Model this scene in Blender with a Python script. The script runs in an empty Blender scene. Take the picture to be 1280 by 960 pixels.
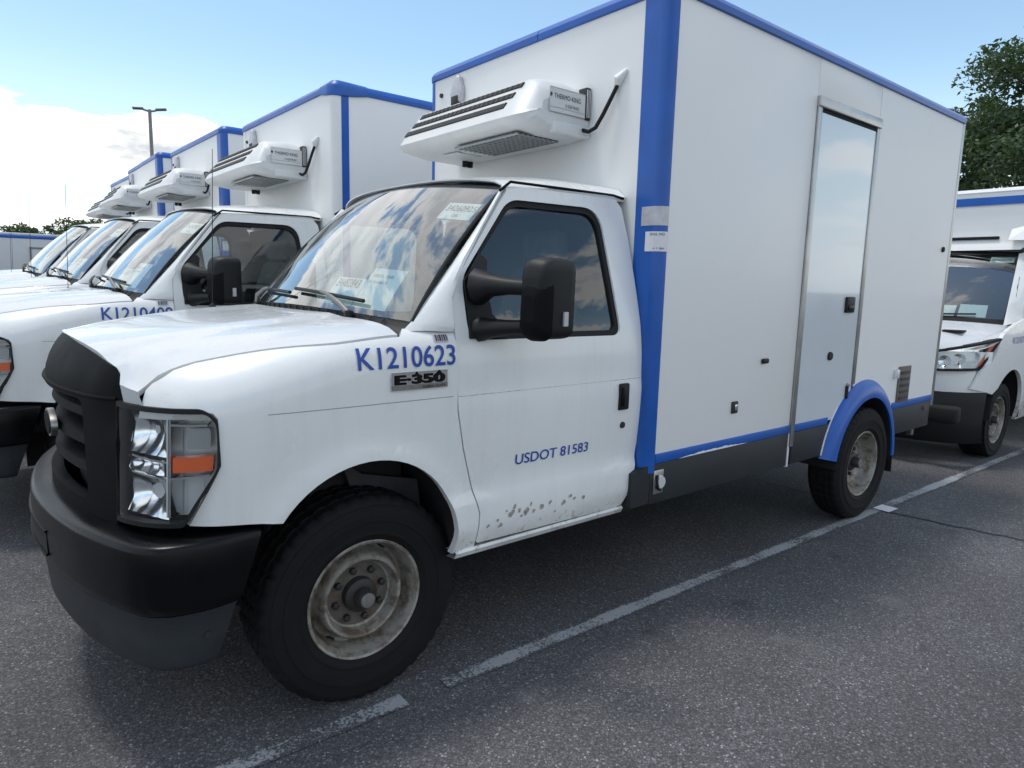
import bpy, bmesh, math, random
from mathutils import Vector, Matrix
R = math.radians
random.seed(7)
sc = bpy.context.scene
col = sc.collection

# ---------------------------------------------------------------- camera
cd = bpy.data.cameras.new('camera')
cam = bpy.data.objects.new('camera', cd); col.objects.link(cam)
def cam_basis(yaw, pitch, roll):
    f = Vector((math.sin(yaw)*math.cos(pitch), math.cos(yaw)*math.cos(pitch), math.sin(pitch)))
    r = Vector((math.cos(yaw), -math.sin(yaw), 0)); u = r.cross(f)
    c, s = math.cos(roll), math.sin(roll)
    return c*r+s*u, -s*r+c*u, f
r_, u_, f_ = cam_basis(0.6838, -0.1493, 0.0247)
cam.matrix_world = Matrix(((r_.x, u_.x, -f_.x, -1.0451), (r_.y, u_.y, -f_.y, -2.8701), (r_.z, u_.z, -f_.z, 1.5172), (0, 0, 0, 1)))
cd.sensor_width = 36; cd.lens = 841.98/1280*36
cd.clip_start = .05; cd.clip_end = 2000
sc.camera = cam

# ---------------------------------------------------------------- world
SUN_EL, SUN_AZ = 74, -35          # azimuth from +y towards +x
w = bpy.data.worlds.new('World'); sc.world = w; w.use_nodes = True
nt = w.node_tree; nt.nodes.clear()
def N(t, typ, **kw):
    n = t.nodes.new(typ)
    for k, v in kw.items():
        if k.startswith('i_'):
            n.inputs[k[2:].replace('_', ' ')].default_value = v
        else: setattr(n, k, v)
    return n
def math_(t, op, a, b=None, c=None, clamp=False):
    n = t.nodes.new('ShaderNodeMath'); n.operation = op; n.use_clamp = clamp
    for i, v in enumerate((a, b, c)):
        if v is None: continue
        if isinstance(v, (int, float)): n.inputs[i].default_value = v
        else: t.links.new(v, n.inputs[i])
    return n.outputs[0]
def ramp(t, fac, stops, interp='LINEAR'):
    n = t.nodes.new('ShaderNodeValToRGB'); n.color_ramp.interpolation = interp
    e = n.color_ramp.elements
    while len(e) < len(stops): e.new(.5)
    for el, (p, c) in zip(e, stops):
        el.position = p; el.color = (c, c, c, 1) if isinstance(c, (int, float)) else (*c, 1)
    t.links.new(fac, n.inputs[0]); return n.outputs[0]
def mixc(t, fac, a, b, blend='MIX'):
    n = t.nodes.new('ShaderNodeMix'); n.data_type = 'RGBA'; n.blend_type = blend
    for s, v in ((n.inputs[0], fac), (n.inputs[6], a), (n.inputs[7], b)):
        if isinstance(v, (int, float)): s.default_value = v
        elif isinstance(v, tuple): s.default_value = (*v, 1)
        else: t.links.new(v, s)
    return n.outputs[2]
sky = N(nt, 'ShaderNodeTexSky', sky_type='NISHITA', sun_disc=False, sun_elevation=R(SUN_EL), sun_rotation=R(SUN_AZ),
        altitude=0, air_density=1.0, dust_density=.35, ozone_density=1.6)
tc = N(nt, 'ShaderNodeTexCoord')
sep = N(nt, 'ShaderNodeSeparateXYZ'); nt.links.new(tc.outputs['Generated'], sep.inputs[0])
zc_ = math_(nt, 'MAXIMUM', sep.outputs[2], 0.0)
den = math_(nt, 'ADD', zc_, .16)
cx_ = math_(nt, 'DIVIDE', sep.outputs[0], den); cy_ = math_(nt, 'DIVIDE', sep.outputs[1], den)
cv = N(nt, 'ShaderNodeCombineXYZ'); nt.links.new(cx_, cv.inputs[0]); nt.links.new(cy_, cv.inputs[1]); nt.links.new(math_(nt, 'MULTIPLY', zc_, 3.0), cv.inputs[2])
def cloud_noise(off):
    ad = N(nt, 'ShaderNodeVectorMath', operation='ADD'); ad.inputs[1].default_value = off
    nt.links.new(cv.outputs[0], ad.inputs[0])
    a = N(nt, 'ShaderNodeTexNoise', i_Scale=1.0, i_Detail=10.0, i_Roughness=.60, i_Distortion=.15)
    nt.links.new(ad.outputs[0], a.inputs['Vector']); return a.outputs['Fac']
OFF = (3.1, 7.4, 1.3)
n0 = cloud_noise(OFF); n1 = cloud_noise((OFF[0]+.18, OFF[1]-.34, OFF[2]-.25))
dp = N(nt, 'ShaderNodeVectorMath', operation='DOT_PRODUCT'); dp.inputs[1].default_value = Vector((.66, .66, .36)).normalized()
nt.links.new(tc.outputs['Generated'], dp.inputs[0])
clear = ramp(nt, dp.outputs['Value'], [(.84, 0.0), (.95, 1.0)], 'EASE')          # the blue gap of the sky
zb_ = ramp(nt, sep.outputs[2], [(0.0, .52), (.06, .535), (.10, .56), (.15, .55), (.23, .42), (.50, .54), (.72, .50), (.95, .36)], 'EASE')     # more cumulus towards the horizon, open overhead
dens = math_(nt, 'SUBTRACT', math_(nt, 'ADD', n0, math_(nt, 'SUBTRACT', zb_, .48)), math_(nt, 'MULTIPLY', clear, .24))
cmask = ramp(nt, dens, [(.50, 0.0), (.545, 1.0)], 'EASE')
shade = ramp(nt, math_(nt, 'SUBTRACT', n0, n1), [(-.04, 0.0), (.10, 1.0)], 'EASE')
thick0 = ramp(nt, dens, [(.53, 0.0), (.63, 1.0)])
thick = math_(nt, 'MULTIPLY', ramp(nt, dens, [(.53, 0.0), (.64, 1.0)]), math_(nt, 'MULTIPLY_ADD', shade, -.75, 1.0))
ccol = mixc(nt, math_(nt, 'MULTIPLY', thick, .95), (2.65, 2.6, 2.5), (1.15, 1.25, 1.34))
hz = ramp(nt, sep.outputs[2], [(0.0, 1.0), (.30, 0.0)], 'EASE')
tint = mixc(nt, 1.0, sky.outputs[0], (.395, .40, .355), 'MULTIPLY')
skyc = mixc(nt, math_(nt, 'MULTIPLY', hz, .75), tint, (1.95, 2.25, 2.5))
over = ramp(nt, sep.outputs[2], [(.28, 0.0), (.75, .7)], 'EASE')          # overhead one sees the grey bases
ccol = mixc(nt, math_(nt, 'MULTIPLY', over, thick0), ccol, (1.4, 1.5, 1.6))
fin = mixc(nt, cmask, skyc, ccol)
bg = N(nt, 'ShaderNodeBackground', i_Strength=.15); nt.links.new(fin, bg.inputs[0])
wo = N(nt, 'ShaderNodeOutputWorld'); nt.links.new(bg.outputs[0], wo.inputs[0])

sd = bpy.data.lights.new('sun', 'SUN'); sd.energy = .5; sd.angle = R(10); sd.color = (1, .96, .9)
sun = bpy.data.objects.new('sun', sd); col.objects.link(sun)
sdir = Vector((math.sin(R(SUN_AZ))*math.cos(R(SUN_EL)), math.cos(R(SUN_AZ))*math.cos(R(SUN_EL)), math.sin(R(SUN_EL))))
sun.rotation_euler = sdir.to_track_quat('Z', 'Y').to_euler(); sun.location = sdir*30

sc.render.engine = 'CYCLES'
sc.cycles.use_denoising = True
sc.cycles.max_bounces = 10; sc.cycles.transparent_max_bounces = 16
sc.view_settings.view_transform = 'Standard'; sc.view_settings.look = 'None'
sc.view_settings.exposure = 1.92; sc.view_settings.gamma = 1; sc.view_settings.use_curve_mapping = False

# ---------------------------------------------------------------- materials
M = {}
def pmat(name, base, rough=.5, metal=0, coat=0, var=0.0, vscale=4, bump=0.0, bscale=200, spec=.5, dirt=None, emit=None):
    m = bpy.data.materials.new(name); m.use_nodes = True; t = m.node_tree
    b = t.nodes['Principled BSDF']
    b.inputs['Base Color'].default_value = (*base, 1); b.inputs['Roughness'].default_value = rough
    b.inputs['Metallic'].default_value = metal; b.inputs['Coat Weight'].default_value = coat
    b.inputs['Coat Roughness'].default_value = .04
    b.inputs['Specular IOR Level'].default_value = spec
    tcn = N(t, 'ShaderNodeTexCoord'); c = None
    if var:
        n = N(t, 'ShaderNodeTexNoise', i_Scale=vscale, i_Detail=6.0, i_Roughness=.6); t.links.new(tcn.outputs['Object'], n.inputs['Vector'])
        f = ramp(t, n.outputs['Fac'], [(.3, 1-var), (.7, 1.0)])
        c = mixc(t, 1.0, tuple(base), f, 'MULTIPLY')
        t.links.new(math_(t, 'MULTIPLY_ADD', n.outputs['Fac'], .22, rough-.11), b.inputs['Roughness'])
    if dirt: c = dirt(t, tcn, c if c is not None else tuple(base))
    if c is not None: t.links.new(c, b.inputs['Base Color'])
    if bump:
        n2 = N(t, 'ShaderNodeTexNoise', i_Scale=bscale, i_Detail=3.0); t.links.new(tcn.outputs['Object'], n2.inputs['Vector'])
        bp = N(t, 'ShaderNodeBump', i_Strength=bump, i_Distance=.004); t.links.new(n2.outputs['Fac'], bp.inputs['Height'])
        t.links.new(bp.outputs[0], b.inputs['Normal'])
    if emit:
        b.inputs['Emission Color'].default_value = (*emit, 1)
    M[name] = m; return m
def streaks(amount, col_=(.33, .32, .29), zlo=.45, zhi=.66):
    """road grime with its own shape: scuffs low down, faint vertical streaks above"""
    def f(t, tcn, c):
        mp = N(t, 'ShaderNodeMapping'); mp.inputs['Scale'].default_value = (22, 22, 1.1); t.links.new(tcn.outputs['Object'], mp.inputs[0])
        n = N(t, 'ShaderNodeTexNoise', i_Scale=1.0, i_Detail=5.0, i_Roughness=.65); t.links.new(mp.outputs[0], n.inputs['Vector'])
        f1 = math_(t, 'MULTIPLY', ramp(t, n.outputs['Fac'], [(.52, 0.0), (.8, 1.0)]), amount)
        c1 = mixc(t, f1, c, col_)
        sp = N(t, 'ShaderNodeSeparateXYZ'); t.links.new(tcn.outputs['Object'], sp.inputs[0])
        low = ramp(t, math_(t, 'DIVIDE', math_(t, 'SUBTRACT', sp.outputs[2], zlo), zhi-zlo), [(0.0, 1.0), (1.0, 0.0)])
        n2 = N(t, 'ShaderNodeTexNoise', i_Scale=26.0, i_Detail=6.0, i_Roughness=.7); t.links.new(tcn.outputs['Object'], n2.inputs['Vector'])
        f2 = math_(t, 'MULTIPLY', ramp(t, math_(t, 'MULTIPLY_ADD', low, .16, n2.outputs['Fac']), [(.67, 0.0), (.72, 1.0)]), math_(t, 'MULTIPLY_ADD', low, .5, .10))
        c2 = mixc(t, f2, c1, (.17, .145, .11))
        n3 = N(t, 'ShaderNodeTexNoise', i_Scale=5.0, i_Detail=6.0); t.links.new(tcn.outputs['Object'], n3.inputs['Vector'])
        f3 = math_(t, 'MULTIPLY', math_(t, 'MULTIPLY', ramp(t, math_(t, 'MULTIPLY_ADD', low, .35, n3.outputs['Fac']), [(.58, 0.0), (.95, 1.0)]), .5), math_(t, 'MULTIPLY_ADD', low, .9, .1))
        return mixc(t, f3, c2, (.30, .28, .23))
    return f
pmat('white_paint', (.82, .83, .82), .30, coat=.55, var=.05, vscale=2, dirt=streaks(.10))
pmat('hood_white_dimmed', (.64, .66, .67), .28, coat=.5, var=.05, vscale=3, dirt=streaks(.06))  # same white paint, darkened in the colour to tone down top light on hoods
pmat('box_white', (.83, .83, .82), .42, coat=.08, var=.012, vscale=1.2, dirt=streaks(.015, zlo=.66, zhi=.74))
pmat('door_gloss', (.66, .71, .75), .14, coat=1.0, var=.04, vscale=2, spec=.8)
pmat('unit_white', (.72, .73, .72), .4, var=.10, vscale=7, dirt=streaks(.12, (.4, .4, .38)))
pmat('blue_paint', (.005, .105, .47), .36, coat=.08, var=.22, vscale=5)
pmat('blue_worn', (.010, .115, .47), .4, var=.30, vscale=9)
pmat('text_blue', (.012, .065, .38), .4, var=.2, vscale=30)
pmat('skirt_grey', (.018, .023, .028), .55, var=.35, vscale=6)
pmat('black_plastic', (.008, .009, .010), .5, var=.3, vscale=8, bump=.15, bscale=400, spec=.35)
pmat('grille_dark', (.0065, .0075, .0095), .62, var=.3, vscale=9, bump=.1, bscale=500, spec=.10)
pmat('bumper_black', (.0035, .0035, .0045), .30, var=.35, vscale=5, spec=.22)
pmat('valance', (.024, .030, .036), .62, var=.4, vscale=7, bump=.35, bscale=260)
pmat('rubber', (.009, .009, .010), .75, var=.4, vscale=9, bump=.2, bscale=120, spec=.25)
pmat('dark', (.008, .008, .009), .8)
pmat('underbody', (.02, .019, .018), .8, var=.5, vscale=6)
pmat('liner_grey', (.07, .07, .07), .75, var=.4, vscale=9)
def rust(t, tcn, c):
    n = N(t, 'ShaderNodeTexNoise', i_Scale=14.0, i_Detail=8.0, i_Roughness=.7); t.links.new(tcn.outputs['Object'], n.inputs['Vector'])
    f = ramp(t, n.outputs['Fac'], [(.46, 0.0), (.60, 1.0)])
    return mixc(t, math_(t, 'MULTIPLY', f, .8), c, (.10, .06, .035))
pmat('rim_steel', (.36, .34, .30), .45, metal=.25, var=.3, vscale=10, dirt=rust)
pmat('centre_rust', (.15, .135, .12), .6, metal=.2, var=.4, vscale=12, dirt=rust)
pmat('hub_dark', (.05, .048, .046), .55, metal=.4, var=.4, vscale=30)
pmat('hub_cap', (.25, .245, .235), .5, metal=.4, var=.3, vscale=40)
pmat('chrome', (.82, .83, .84), .10, metal=1)
pmat('aluminium', (.52, .52, .51), .35, metal=.9, var=.25, vscale=8)
pmat('reflector', (.93, .94, .96), .20, metal=1)
pmat('lamp_grey', (.70, .71, .71), .35, metal=.3)
pmat('smoke_grey', (.34, .35, .36), .3, metal=.3)
pmat('amber', (.75, .12, .02), .18, coat=1)
pmat('paper', (.78, .76, .80), .7)
pmat('paper_ink', (.05, .05, .06), .7)
pmat('tag_grey', (.60, .60, .64), .4, metal=.2, var=.25, vscale=30)
pmat('seam_grey', (.30, .32, .33), .5)
pmat('scuff', (.42, .39, .33), .8, var=.5, vscale=60)
pmat('seat_grey', (.11, .115, .12), .85, var=.3, vscale=20)
pmat('dash', (.035, .037, .040), .8)
pmat('cabin_grey', (.10, .11, .11), .85)
pmat('bark', (.07, .055, .04), .9, var=.5, vscale=8)
pmat('galv', (.28, .275, .27), .55, metal=.5, var=.25, vscale=4)
pmat('brown_trim', (.16, .13, .11), .6, var=.4, vscale=20)
pmat('trailer_white', (.60, .62, .64), .5, var=.08, vscale=1)
def leafmat(name, c1, c2):
    m = bpy.data.materials.new(name); m.use_nodes = True; t = m.node_tree; b = t.nodes['Principled BSDF']
    tcn = N(t, 'ShaderNodeTexCoord')
    n = N(t, 'ShaderNodeTexNoise', i_Scale=1.6, i_Detail=5.0); t.links.new(tcn.outputs['Object'], n.inputs['Vector'])
    t.links.new(mixc(t, ramp(t, n.outputs['Fac'], [(.35, 0.0), (.65, 1.0)]), c1, c2), b.inputs['Base Color'])
    b.inputs['Roughness'].default_value = .5
    tr = N(t, 'ShaderNodeBsdfTranslucent'); tr.inputs[0].default_value = (.10, .16, .03, 1)
    mx = N(t, 'ShaderNodeMixShader'); mx.inputs[0].default_value = .22
    t.links.new(b.outputs[0], mx.inputs[1]); t.links.new(tr.outputs[0], mx.inputs[2])
    t.links.new(mx.outputs[0], t.nodes['Material Output'].inputs[0]); M[name] = m
leafmat('leaf', (.026, .056, .026), (.052, .095, .038))
leafmat('leaf_far', (.05, .085, .035), (.08, .12, .05))
def glassmat(name, tint, base=.07, amp=.93, power=4.0):
    m = bpy.data.materials.new(name); m.use_nodes = True; t = m.node_tree; t.nodes.clear()
    lw = N(t, 'ShaderNodeLayerWeight', i_Blend=.5)
    fac = math_(t, 'MULTIPLY_ADD', math_(t, 'POWER', lw.outputs['Facing'], power), amp, base, True)
    tr = N(t, 'ShaderNodeBsdfTransparent'); tr.inputs[0].default_value = (*tint, 1)
    gl = N(t, 'ShaderNodeBsdfGlossy', i_Roughness=.0); gl.inputs[0].default_value = (.95, .97, 1, 1)
    mx = N(t, 'ShaderNodeMixShader'); t.links.new(fac, mx.inputs[0]); t.links.new(tr.outputs[0], mx.inputs[1]); t.links.new(gl.outputs[0], mx.inputs[2])
    o = N(t, 'ShaderNodeOutputMaterial'); t.links.new(mx.outputs[0], o.inputs[0]); M[name] = m
glassmat('windshield_glass', (.62, .74, .70), .16, .84, 2.6)
glassmat('side_glass', (.74, .82, .82), .08, .9, 3.4)
glassmat('lens_clear', (.93, .95, .96), .05, .9, 4.5)

# asphalt and worn paint share one aggregate pattern
def asphalt_nodes(t):
    tcn = N(t, 'ShaderNodeTexCoord')
    vo = N(t, 'ShaderNodeTexVoronoi', i_Scale=140.0); t.links.new(tcn.outputs['Object'], vo.inputs['Vector'])
    hs = N(t, 'ShaderNodeSeparateColor'); t.links.new(vo.outputs['Color'], hs.inputs[0])
    stone = ramp(t, hs.outputs[0], [(0.0, .056), (.45, .076), (.80, .098), (.95, .14), (1.0, .24)])
    vo2 = N(t, 'ShaderNodeTexVoronoi', i_Scale=310.0); t.links.new(tcn.outputs['Object'], vo2.inputs['Vector'])
    hs2 = N(t, 'ShaderNodeSeparateColor'); t.links.new(vo2.outputs['Color'], hs2.inputs[0])
    fine = ramp(t, hs2.outputs[1], [(0.0, .65), (.7, .97), (1.0, 1.5)])
    base = mixc(t, 1.0, stone, fine, 'MULTIPLY')
    edge = ramp(t, vo.outputs['Distance'], [(.3, 1.0), (.8, .6)])
    base = mixc(t, 1.0, base, edge, 'MULTIPLY')
    nb = N(t, 'ShaderNodeTexNoise', i_Scale=.7, i_Detail=6.0, i_Roughness=.6); t.links.new(tcn.outputs['Object'], nb.inputs['Vector'])
    big = ramp(t, nb.outputs['Fac'], [(.3, .78), (.7, 1.25)])
    base = mixc(t, 1.0, base, big, 'MULTIPLY')
    base = mixc(t, 1.0, base, (1.17, 1.16, 1.22), 'MULTIPLY')
    np_ = N(t, 'ShaderNodeTexNoise', i_Scale=2.3, i_Detail=4.0, i_Roughness=.6); t.links.new(tcn.outputs['Object'], np_.inputs['Vector'])
    chalk = math_(t, 'MULTIPLY', ramp(t, np_.outputs['Fac'], [(.63, 0.0), (.74, 1.0)]), .38)
    base = mixc(t, chalk, base, (.17, .17, .17))
    nd = N(t, 'ShaderNodeTexNoise', i_Scale=3.1, i_Detail=3.0, i_Roughness=.5); t.links.new(tcn.outputs['Object'], nd.inputs['Vector'])
    oil = math_(t, 'MULTIPLY', ramp(t, nd.outputs['Fac'], [(.66, 0.0), (.73, 1.0)]), .45)
    base = mixc(t, oil, base, (.022, .022, .024))
    nl = N(t, 'ShaderNodeTexNoise', i_Scale=.35, i_Detail=3.0, i_Roughness=.5); t.links.new(tcn.outputs['Object'], nl.inputs['Vector'])
    base = mixc(t, 1.0, base, ramp(t, nl.outputs['Fac'], [(.35, .85), (.65, 1.2)]), 'MULTIPLY')
    return tcn, base, vo, stone
def finish(t, c, rough, h, b):
    t.links.new(c, b.inputs['Base Color']); b.inputs['Roughness'].default_value = rough
    bp = N(t, 'ShaderNodeBump', i_Strength=.35, i_Distance=.003); t.links.new(h, bp.inputs['Height']); t.links.new(bp.outputs[0], b.inputs['Normal'])
m = bpy.data.materials.new('asphalt'); m.use_nodes = True; t = m.node_tree
tcn, base, vo, stone = asphalt_nodes(t); finish(t, base, .85, math_(t, 'MULTIPLY_ADD', vo.outputs['Distance'], -1.0, 1.0), t.nodes['Principled BSDF']); M['asphalt'] = m
m = bpy.data.materials.new('worn_line'); m.use_nodes = True; t = m.node_tree
tcn, base, vo, stone = asphalt_nodes(t)
nw = N(t, 'ShaderNodeTexNoise', i_Scale=2.2, i_Detail=3.0, i_Roughness=.5); t.links.new(tcn.outputs['Object'], nw.inputs['Vector'])
nf = N(t, 'ShaderNodeTexNoise', i_Scale=95.0, i_Detail=3.0, i_Roughness=.6); t.links.new(tcn.outputs['Object'], nf.inputs['Vector'])
wf = math_(t, 'ADD', math_(t, 'MULTIPLY', nw.outputs['Fac'], .85), math_(t, 'MULTIPLY', nf.outputs['Fac'], .72))
sepu = N(t, 'ShaderNodeSeparateXYZ'); t.links.new(tcn.outputs['UV'], sepu.inputs[0])
edge = ramp(t, math_(t, 'ABSOLUTE', math_(t, 'SUBTRACT', sepu.outputs[0], .5)), [(.28, 1.0), (.5, .0)])
wf = math_(t, 'ADD', wf, math_(t, 'MULTIPLY', edge, .22))
pf = ramp(t, wf, [(.91, 0.0), (1.15, .78)])
finish(t, mixc(t, pf, base, (.42, .44, .45)), .8, math_(t, 'MULTIPLY_ADD', vo.outputs['Distance'], -1.0, 1.0), t.nodes['Principled BSDF']); M['worn_line'] = m
pmat('tar', (.018, .018, .02), .6, var=.3, vscale=10)

# ---------------------------------------------------------------- mesh helpers
def tag(o, label=None, cat=None, group=None, kind=None):
    for k, v in (('label', label), ('category', cat), ('group', group), ('kind', kind)):
        if v: o[k] = v
    return o
def empty(name, loc=(0, 0, 0), rz=0):
    o = bpy.data.objects.new(name, None); col.objects.link(o); o.location = loc; o.rotation_euler = (0, 0, rz); o.empty_display_size = .2
    return o
def link_mesh(name, me, mat, parent=None, smooth=None):
    if mat: me.materials.append(M[mat])
    if smooth is not None:
        me.shade_smooth()
        me.set_sharp_from_angle(angle=R(smooth))
    o = bpy.data.objects.new(name, me); col.objects.link(o)
    if parent: o.parent = parent
    return o
class MB:
    def __init__(s): s.v = []; s.f = []
    def add(s, vs, fs):
        o = len(s.v); s.v += [tuple(p) for p in vs]; s.f += [tuple(o+i for i in f) for f in fs]; return s
    def grid(s, rows, cu=False, cv=False):
        n = len(rows); m = len(rows[0]); vs = [p for r in rows for p in r]; fs = []
        for i in range(n if cu else n-1):
            for j in range(m if cv else m-1):
                fs.append((i*m+j, i*m+(j+1) % m, ((i+1) % n)*m+(j+1) % m, ((i+1) % n)*m+j))
        return s.add(vs, fs)
    def poly(s, pts): return s.add(pts, [tuple(range(len(pts)))])
    def box(s, a, b):
        (x0, y0, z0), (x1, y1, z1) = a, b
        return s.add([(x0,y0,z0),(x1,y0,z0),(x1,y1,z0),(x0,y1,z0),(x0,y0,z1),(x1,y0,z1),(x1,y1,z1),(x0,y1,z1)],
                     [(0,3,2,1),(4,5,6,7),(0,1,5,4),(1,2,6,5),(2,3,7,6),(3,0,4,7)])
    def tube(s, pts, r, n=8, caps=True, taper=None):
        pts = [Vector(p) for p in pts]; rows = []; up = None
        for i, p in enumerate(pts):
            d = (pts[min(i+1, len(pts)-1)]-pts[max(i-1, 0)]).normalized()
            if up is None: up = Vector((0, 0, 1)) if abs(d.z) < .9 else Vector((1, 0, 0))
            a = d.cross(up).normalized(); up = a.cross(d)
            rr = r if taper is None else r+(taper-r)*i/max(1, len(pts)-1)
            if isinstance(r, (list, tuple)): rr = r[i]
            rows.append([p+(a*math.cos(2*math.pi*k/n)+up*math.sin(2*math.pi*k/n))*rr for k in range(n)])
        s.grid(rows, cv=True)
        if caps: s.poly(rows[0][::-1]); s.poly(rows[-1])
        return s
    def lathe(s, prof, n=48, axis='y', c=(0, 0, 0), arc=1.0):
        """prof = (axial, radius)"""
        rows = []
        for a, r in prof:
            row = []
            for k in range(n):
                t = 2*math.pi*k/n
                u, w_ = r*math.cos(t), r*math.sin(t)
                row.append((c[0]+u, c[1]+a, c[2]+w_) if axis == 'y' else ((c[0]+u, c[1]+w_, c[2]+a) if axis == 'z' else (c[0]+a, c[1]+u, c[2]+w_)))
            rows.append(row)
        return s.grid(rows, cv=True)
    def extr(s, pts, d):
        """closed polygon pts extruded by vector d"""
        n = len(pts); d = Vector(d); a = [Vector(p) for p in pts]; b = [p+d for p in a]
        s.add(a+b, [tuple(range(n))[::-1], tuple(range(n, 2*n))]+[(i, (i+1) % n, n+(i+1) % n, n+i) for i in range(n)])
        return s
    def build(s, name, mat, parent=None, smooth=None, bevel=0, seg=2, weld=False):
        me = bpy.data.meshes.new(name); me.from_pydata(s.v, [], s.f)
        bm = bmesh.new(); bm.from_mesh(me)
        if weld: bmesh.ops.remove_doubles(bm, verts=bm.verts, dist=1e-5)
        bmesh.ops.recalc_face_normals(bm, faces=bm.faces)
        if bevel:
            es = [e for e in bm.edges if len(e.link_faces) == 2 and e.calc_face_angle(0) > .5]
            bmesh.ops.bevel(bm, geom=es, offset=bevel, segments=seg, profile=.5, affect='EDGES', clamp_overlap=True)
        bm.to_mesh(me); bm.free()
        if bevel and smooth is None: smooth = 50
        return link_mesh(name, me, mat, parent, smooth)
def bx(name, a, b, mat, parent=None, bevel=.004, seg=2): return MB().box(a, b).build(name, mat, parent, bevel=bevel, seg=seg)

def curve(tbl):
    """smooth interpolation through a sorted table (monotone cubic)"""
    xs = [p[0] for p in tbl]; ys = [p[1] for p in tbl]; n = len(xs)
    d = [(ys[i+1]-ys[i])/(xs[i+1]-xs[i]) for i in range(n-1)]
    mm = [d[0]]+[0 if d[i-1]*d[i] <= 0 else 2*d[i-1]*d[i]/(d[i-1]+d[i]) for i in range(1, n-1)]+[d[-1]]
    def f(x):
        if x <= xs[0]: return ys[0]
        if x >= xs[-1]: return ys[-1]
        i = 0
        while x > xs[i+1]: i += 1
        h = xs[i+1]-xs[i]; t = (x-xs[i])/h
        return ((1+2*t)*(1-t)**2*ys[i]+t*(1-t)**2*h*mm[i]+t*t*(3-2*t)*ys[i+1]+t*t*(t-1)*h*mm[i+1])
    return f
def rounded(pts, rad, n=5):
    """polygon with rounded corners; rad is one number or a list"""
    out = []; k = len(pts)
    for i in range(k):
        p = Vector(pts[i]); a = Vector(pts[i-1])-p; b = Vector(pts[(i+1) % k])-p
        r = rad[i] if isinstance(rad, (list, tuple)) else rad
        if r <= 0: out.append(tuple(p)); continue
        l = min(r, a.length*.48, b.length*.48); A = p+a.normalized()*l; B = p+b.normalized()*l
        for j in range(n+1):
            t = j/n; q = A*(1-t)**2+p*2*t*(1-t)+B*t*t; out.append(tuple(q))
    return out
def panel(name, outer, holes, mapf, mat, parent, step=.05, thick=.012, smooth=35):
    """a sheet trimmed in (u,v) by an outline and holes, mapped to 3-D by mapf(u,v,depth), edges turned in"""
    bm = bmesh.new(); edges = []
    for loop in [outer]+list(holes):
        pts = []
        for i in range(len(loop)):
            a = Vector(loop[i]); b = Vector(loop[(i+1) % len(loop)]); k = max(1, int((b-a).length/step+.5))
            for j in range(k): pts.append(a.lerp(b, j/k))
        vs = [bm.verts.new((p.x, p.y, 0)) for p in pts]
        edges += [bm.edges.new((vs[i], vs[(i+1) % len(vs)])) for i in range(len(vs))]
    bmesh.ops.triangle_fill(bm, edges=edges, use_beauty=True, use_dissolve=False, normal=(0, 0, 1))
    us = [v.co.x for v in bm.verts]; vv = [v.co.y for v in bm.verts]
    for ax, lo, hi in ((0, min(us), max(us)), (1, min(vv), max(vv))):
        k = max(1, int((hi-lo)/step))
        for i in range(1, k):
            c = lo+(hi-lo)*i/k
            g = bm.verts[:]+bm.edges[:]+bm.faces[:]
            bmesh.ops.bisect_plane(bm, geom=g, dist=1e-5, plane_co=(c, 0, 0) if ax == 0 else (0, c, 0), plane_no=(1, 0, 0) if ax == 0 else (0, 1, 0))
    bmesh.ops.remove_doubles(bm, verts=bm.verts, dist=1e-5)
    if thick:
        be = [e for e in bm.edges if len(e.link_faces) == 1]
        r = bmesh.ops.extrude_edge_only(bm, edges=be)
        new = {v for v in r['geom'] if isinstance(v, bmesh.types.BMVert)}
    else: new = set()
    for v in bm.verts: v.co = mapf(v.co.x, v.co.y, thick if v in new else 0)
    bmesh.ops.recalc_face_normals(bm, faces=bm.faces)
    me = bpy.data.meshes.new(name); bm.to_mesh(me); bm.free()
    return link_mesh(name, me, mat, parent, smooth)
def text_mesh(name, s, size, mapf, mat, parent, align='LEFT', width=None, shear=0, bold=0.0, cut=0):
    cu = bpy.data.curves.new('t', 'FONT'); cu.body = s; cu.size = size; cu.align_x = align; cu.shear = shear; cu.offset = bold; cu.resolution_u = 4
    ob = bpy.data.objects.new('t', cu); col.objects.link(ob)
    dg = bpy.context.evaluated_depsgraph_get(); dg.update()
    me = bpy.data.meshes.new_from_object(ob.evaluated_get(dg)); bpy.data.objects.remove(ob); bpy.data.curves.remove(cu)
    me.name = name; me.materials.clear()
    if cut:
        bm = bmesh.new(); bm.from_mesh(me); co = [v.co.copy() for v in bm.verts]
        for ax in (0, 1):
            lo = min(c[ax] for c in co); hi = max(c[ax] for c in co); k = int((hi-lo)/cut)
            for i in range(1, k):
                c = lo+(hi-lo)*i/k
                bmesh.ops.bisect_plane(bm, geom=bm.verts[:]+bm.edges[:]+bm.faces[:], dist=1e-6, plane_co=(c, 0, 0) if ax == 0 else (0, c, 0), plane_no=(1, 0, 0) if ax == 0 else (0, 1, 0))
        bm.to_mesh(me); bm.free()
    if width:
        xs = [v.co.x for v in me.vertices]; k = width/(max(xs)-min(xs)); x0 = min(xs)
        for v in me.vertices: v.co.x = (v.co.x-x0)*k
    for v in me.vertices: v.co = mapf(v.co.x, v.co.y)
    return link_mesh(name, me, mat, parent)
def copy_tree(o, parent=None):
    c = o.copy(); col.objects.link(c); c.parent = parent
    for ch in list(o.children): copy_tree(ch, c)
    return c

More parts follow.
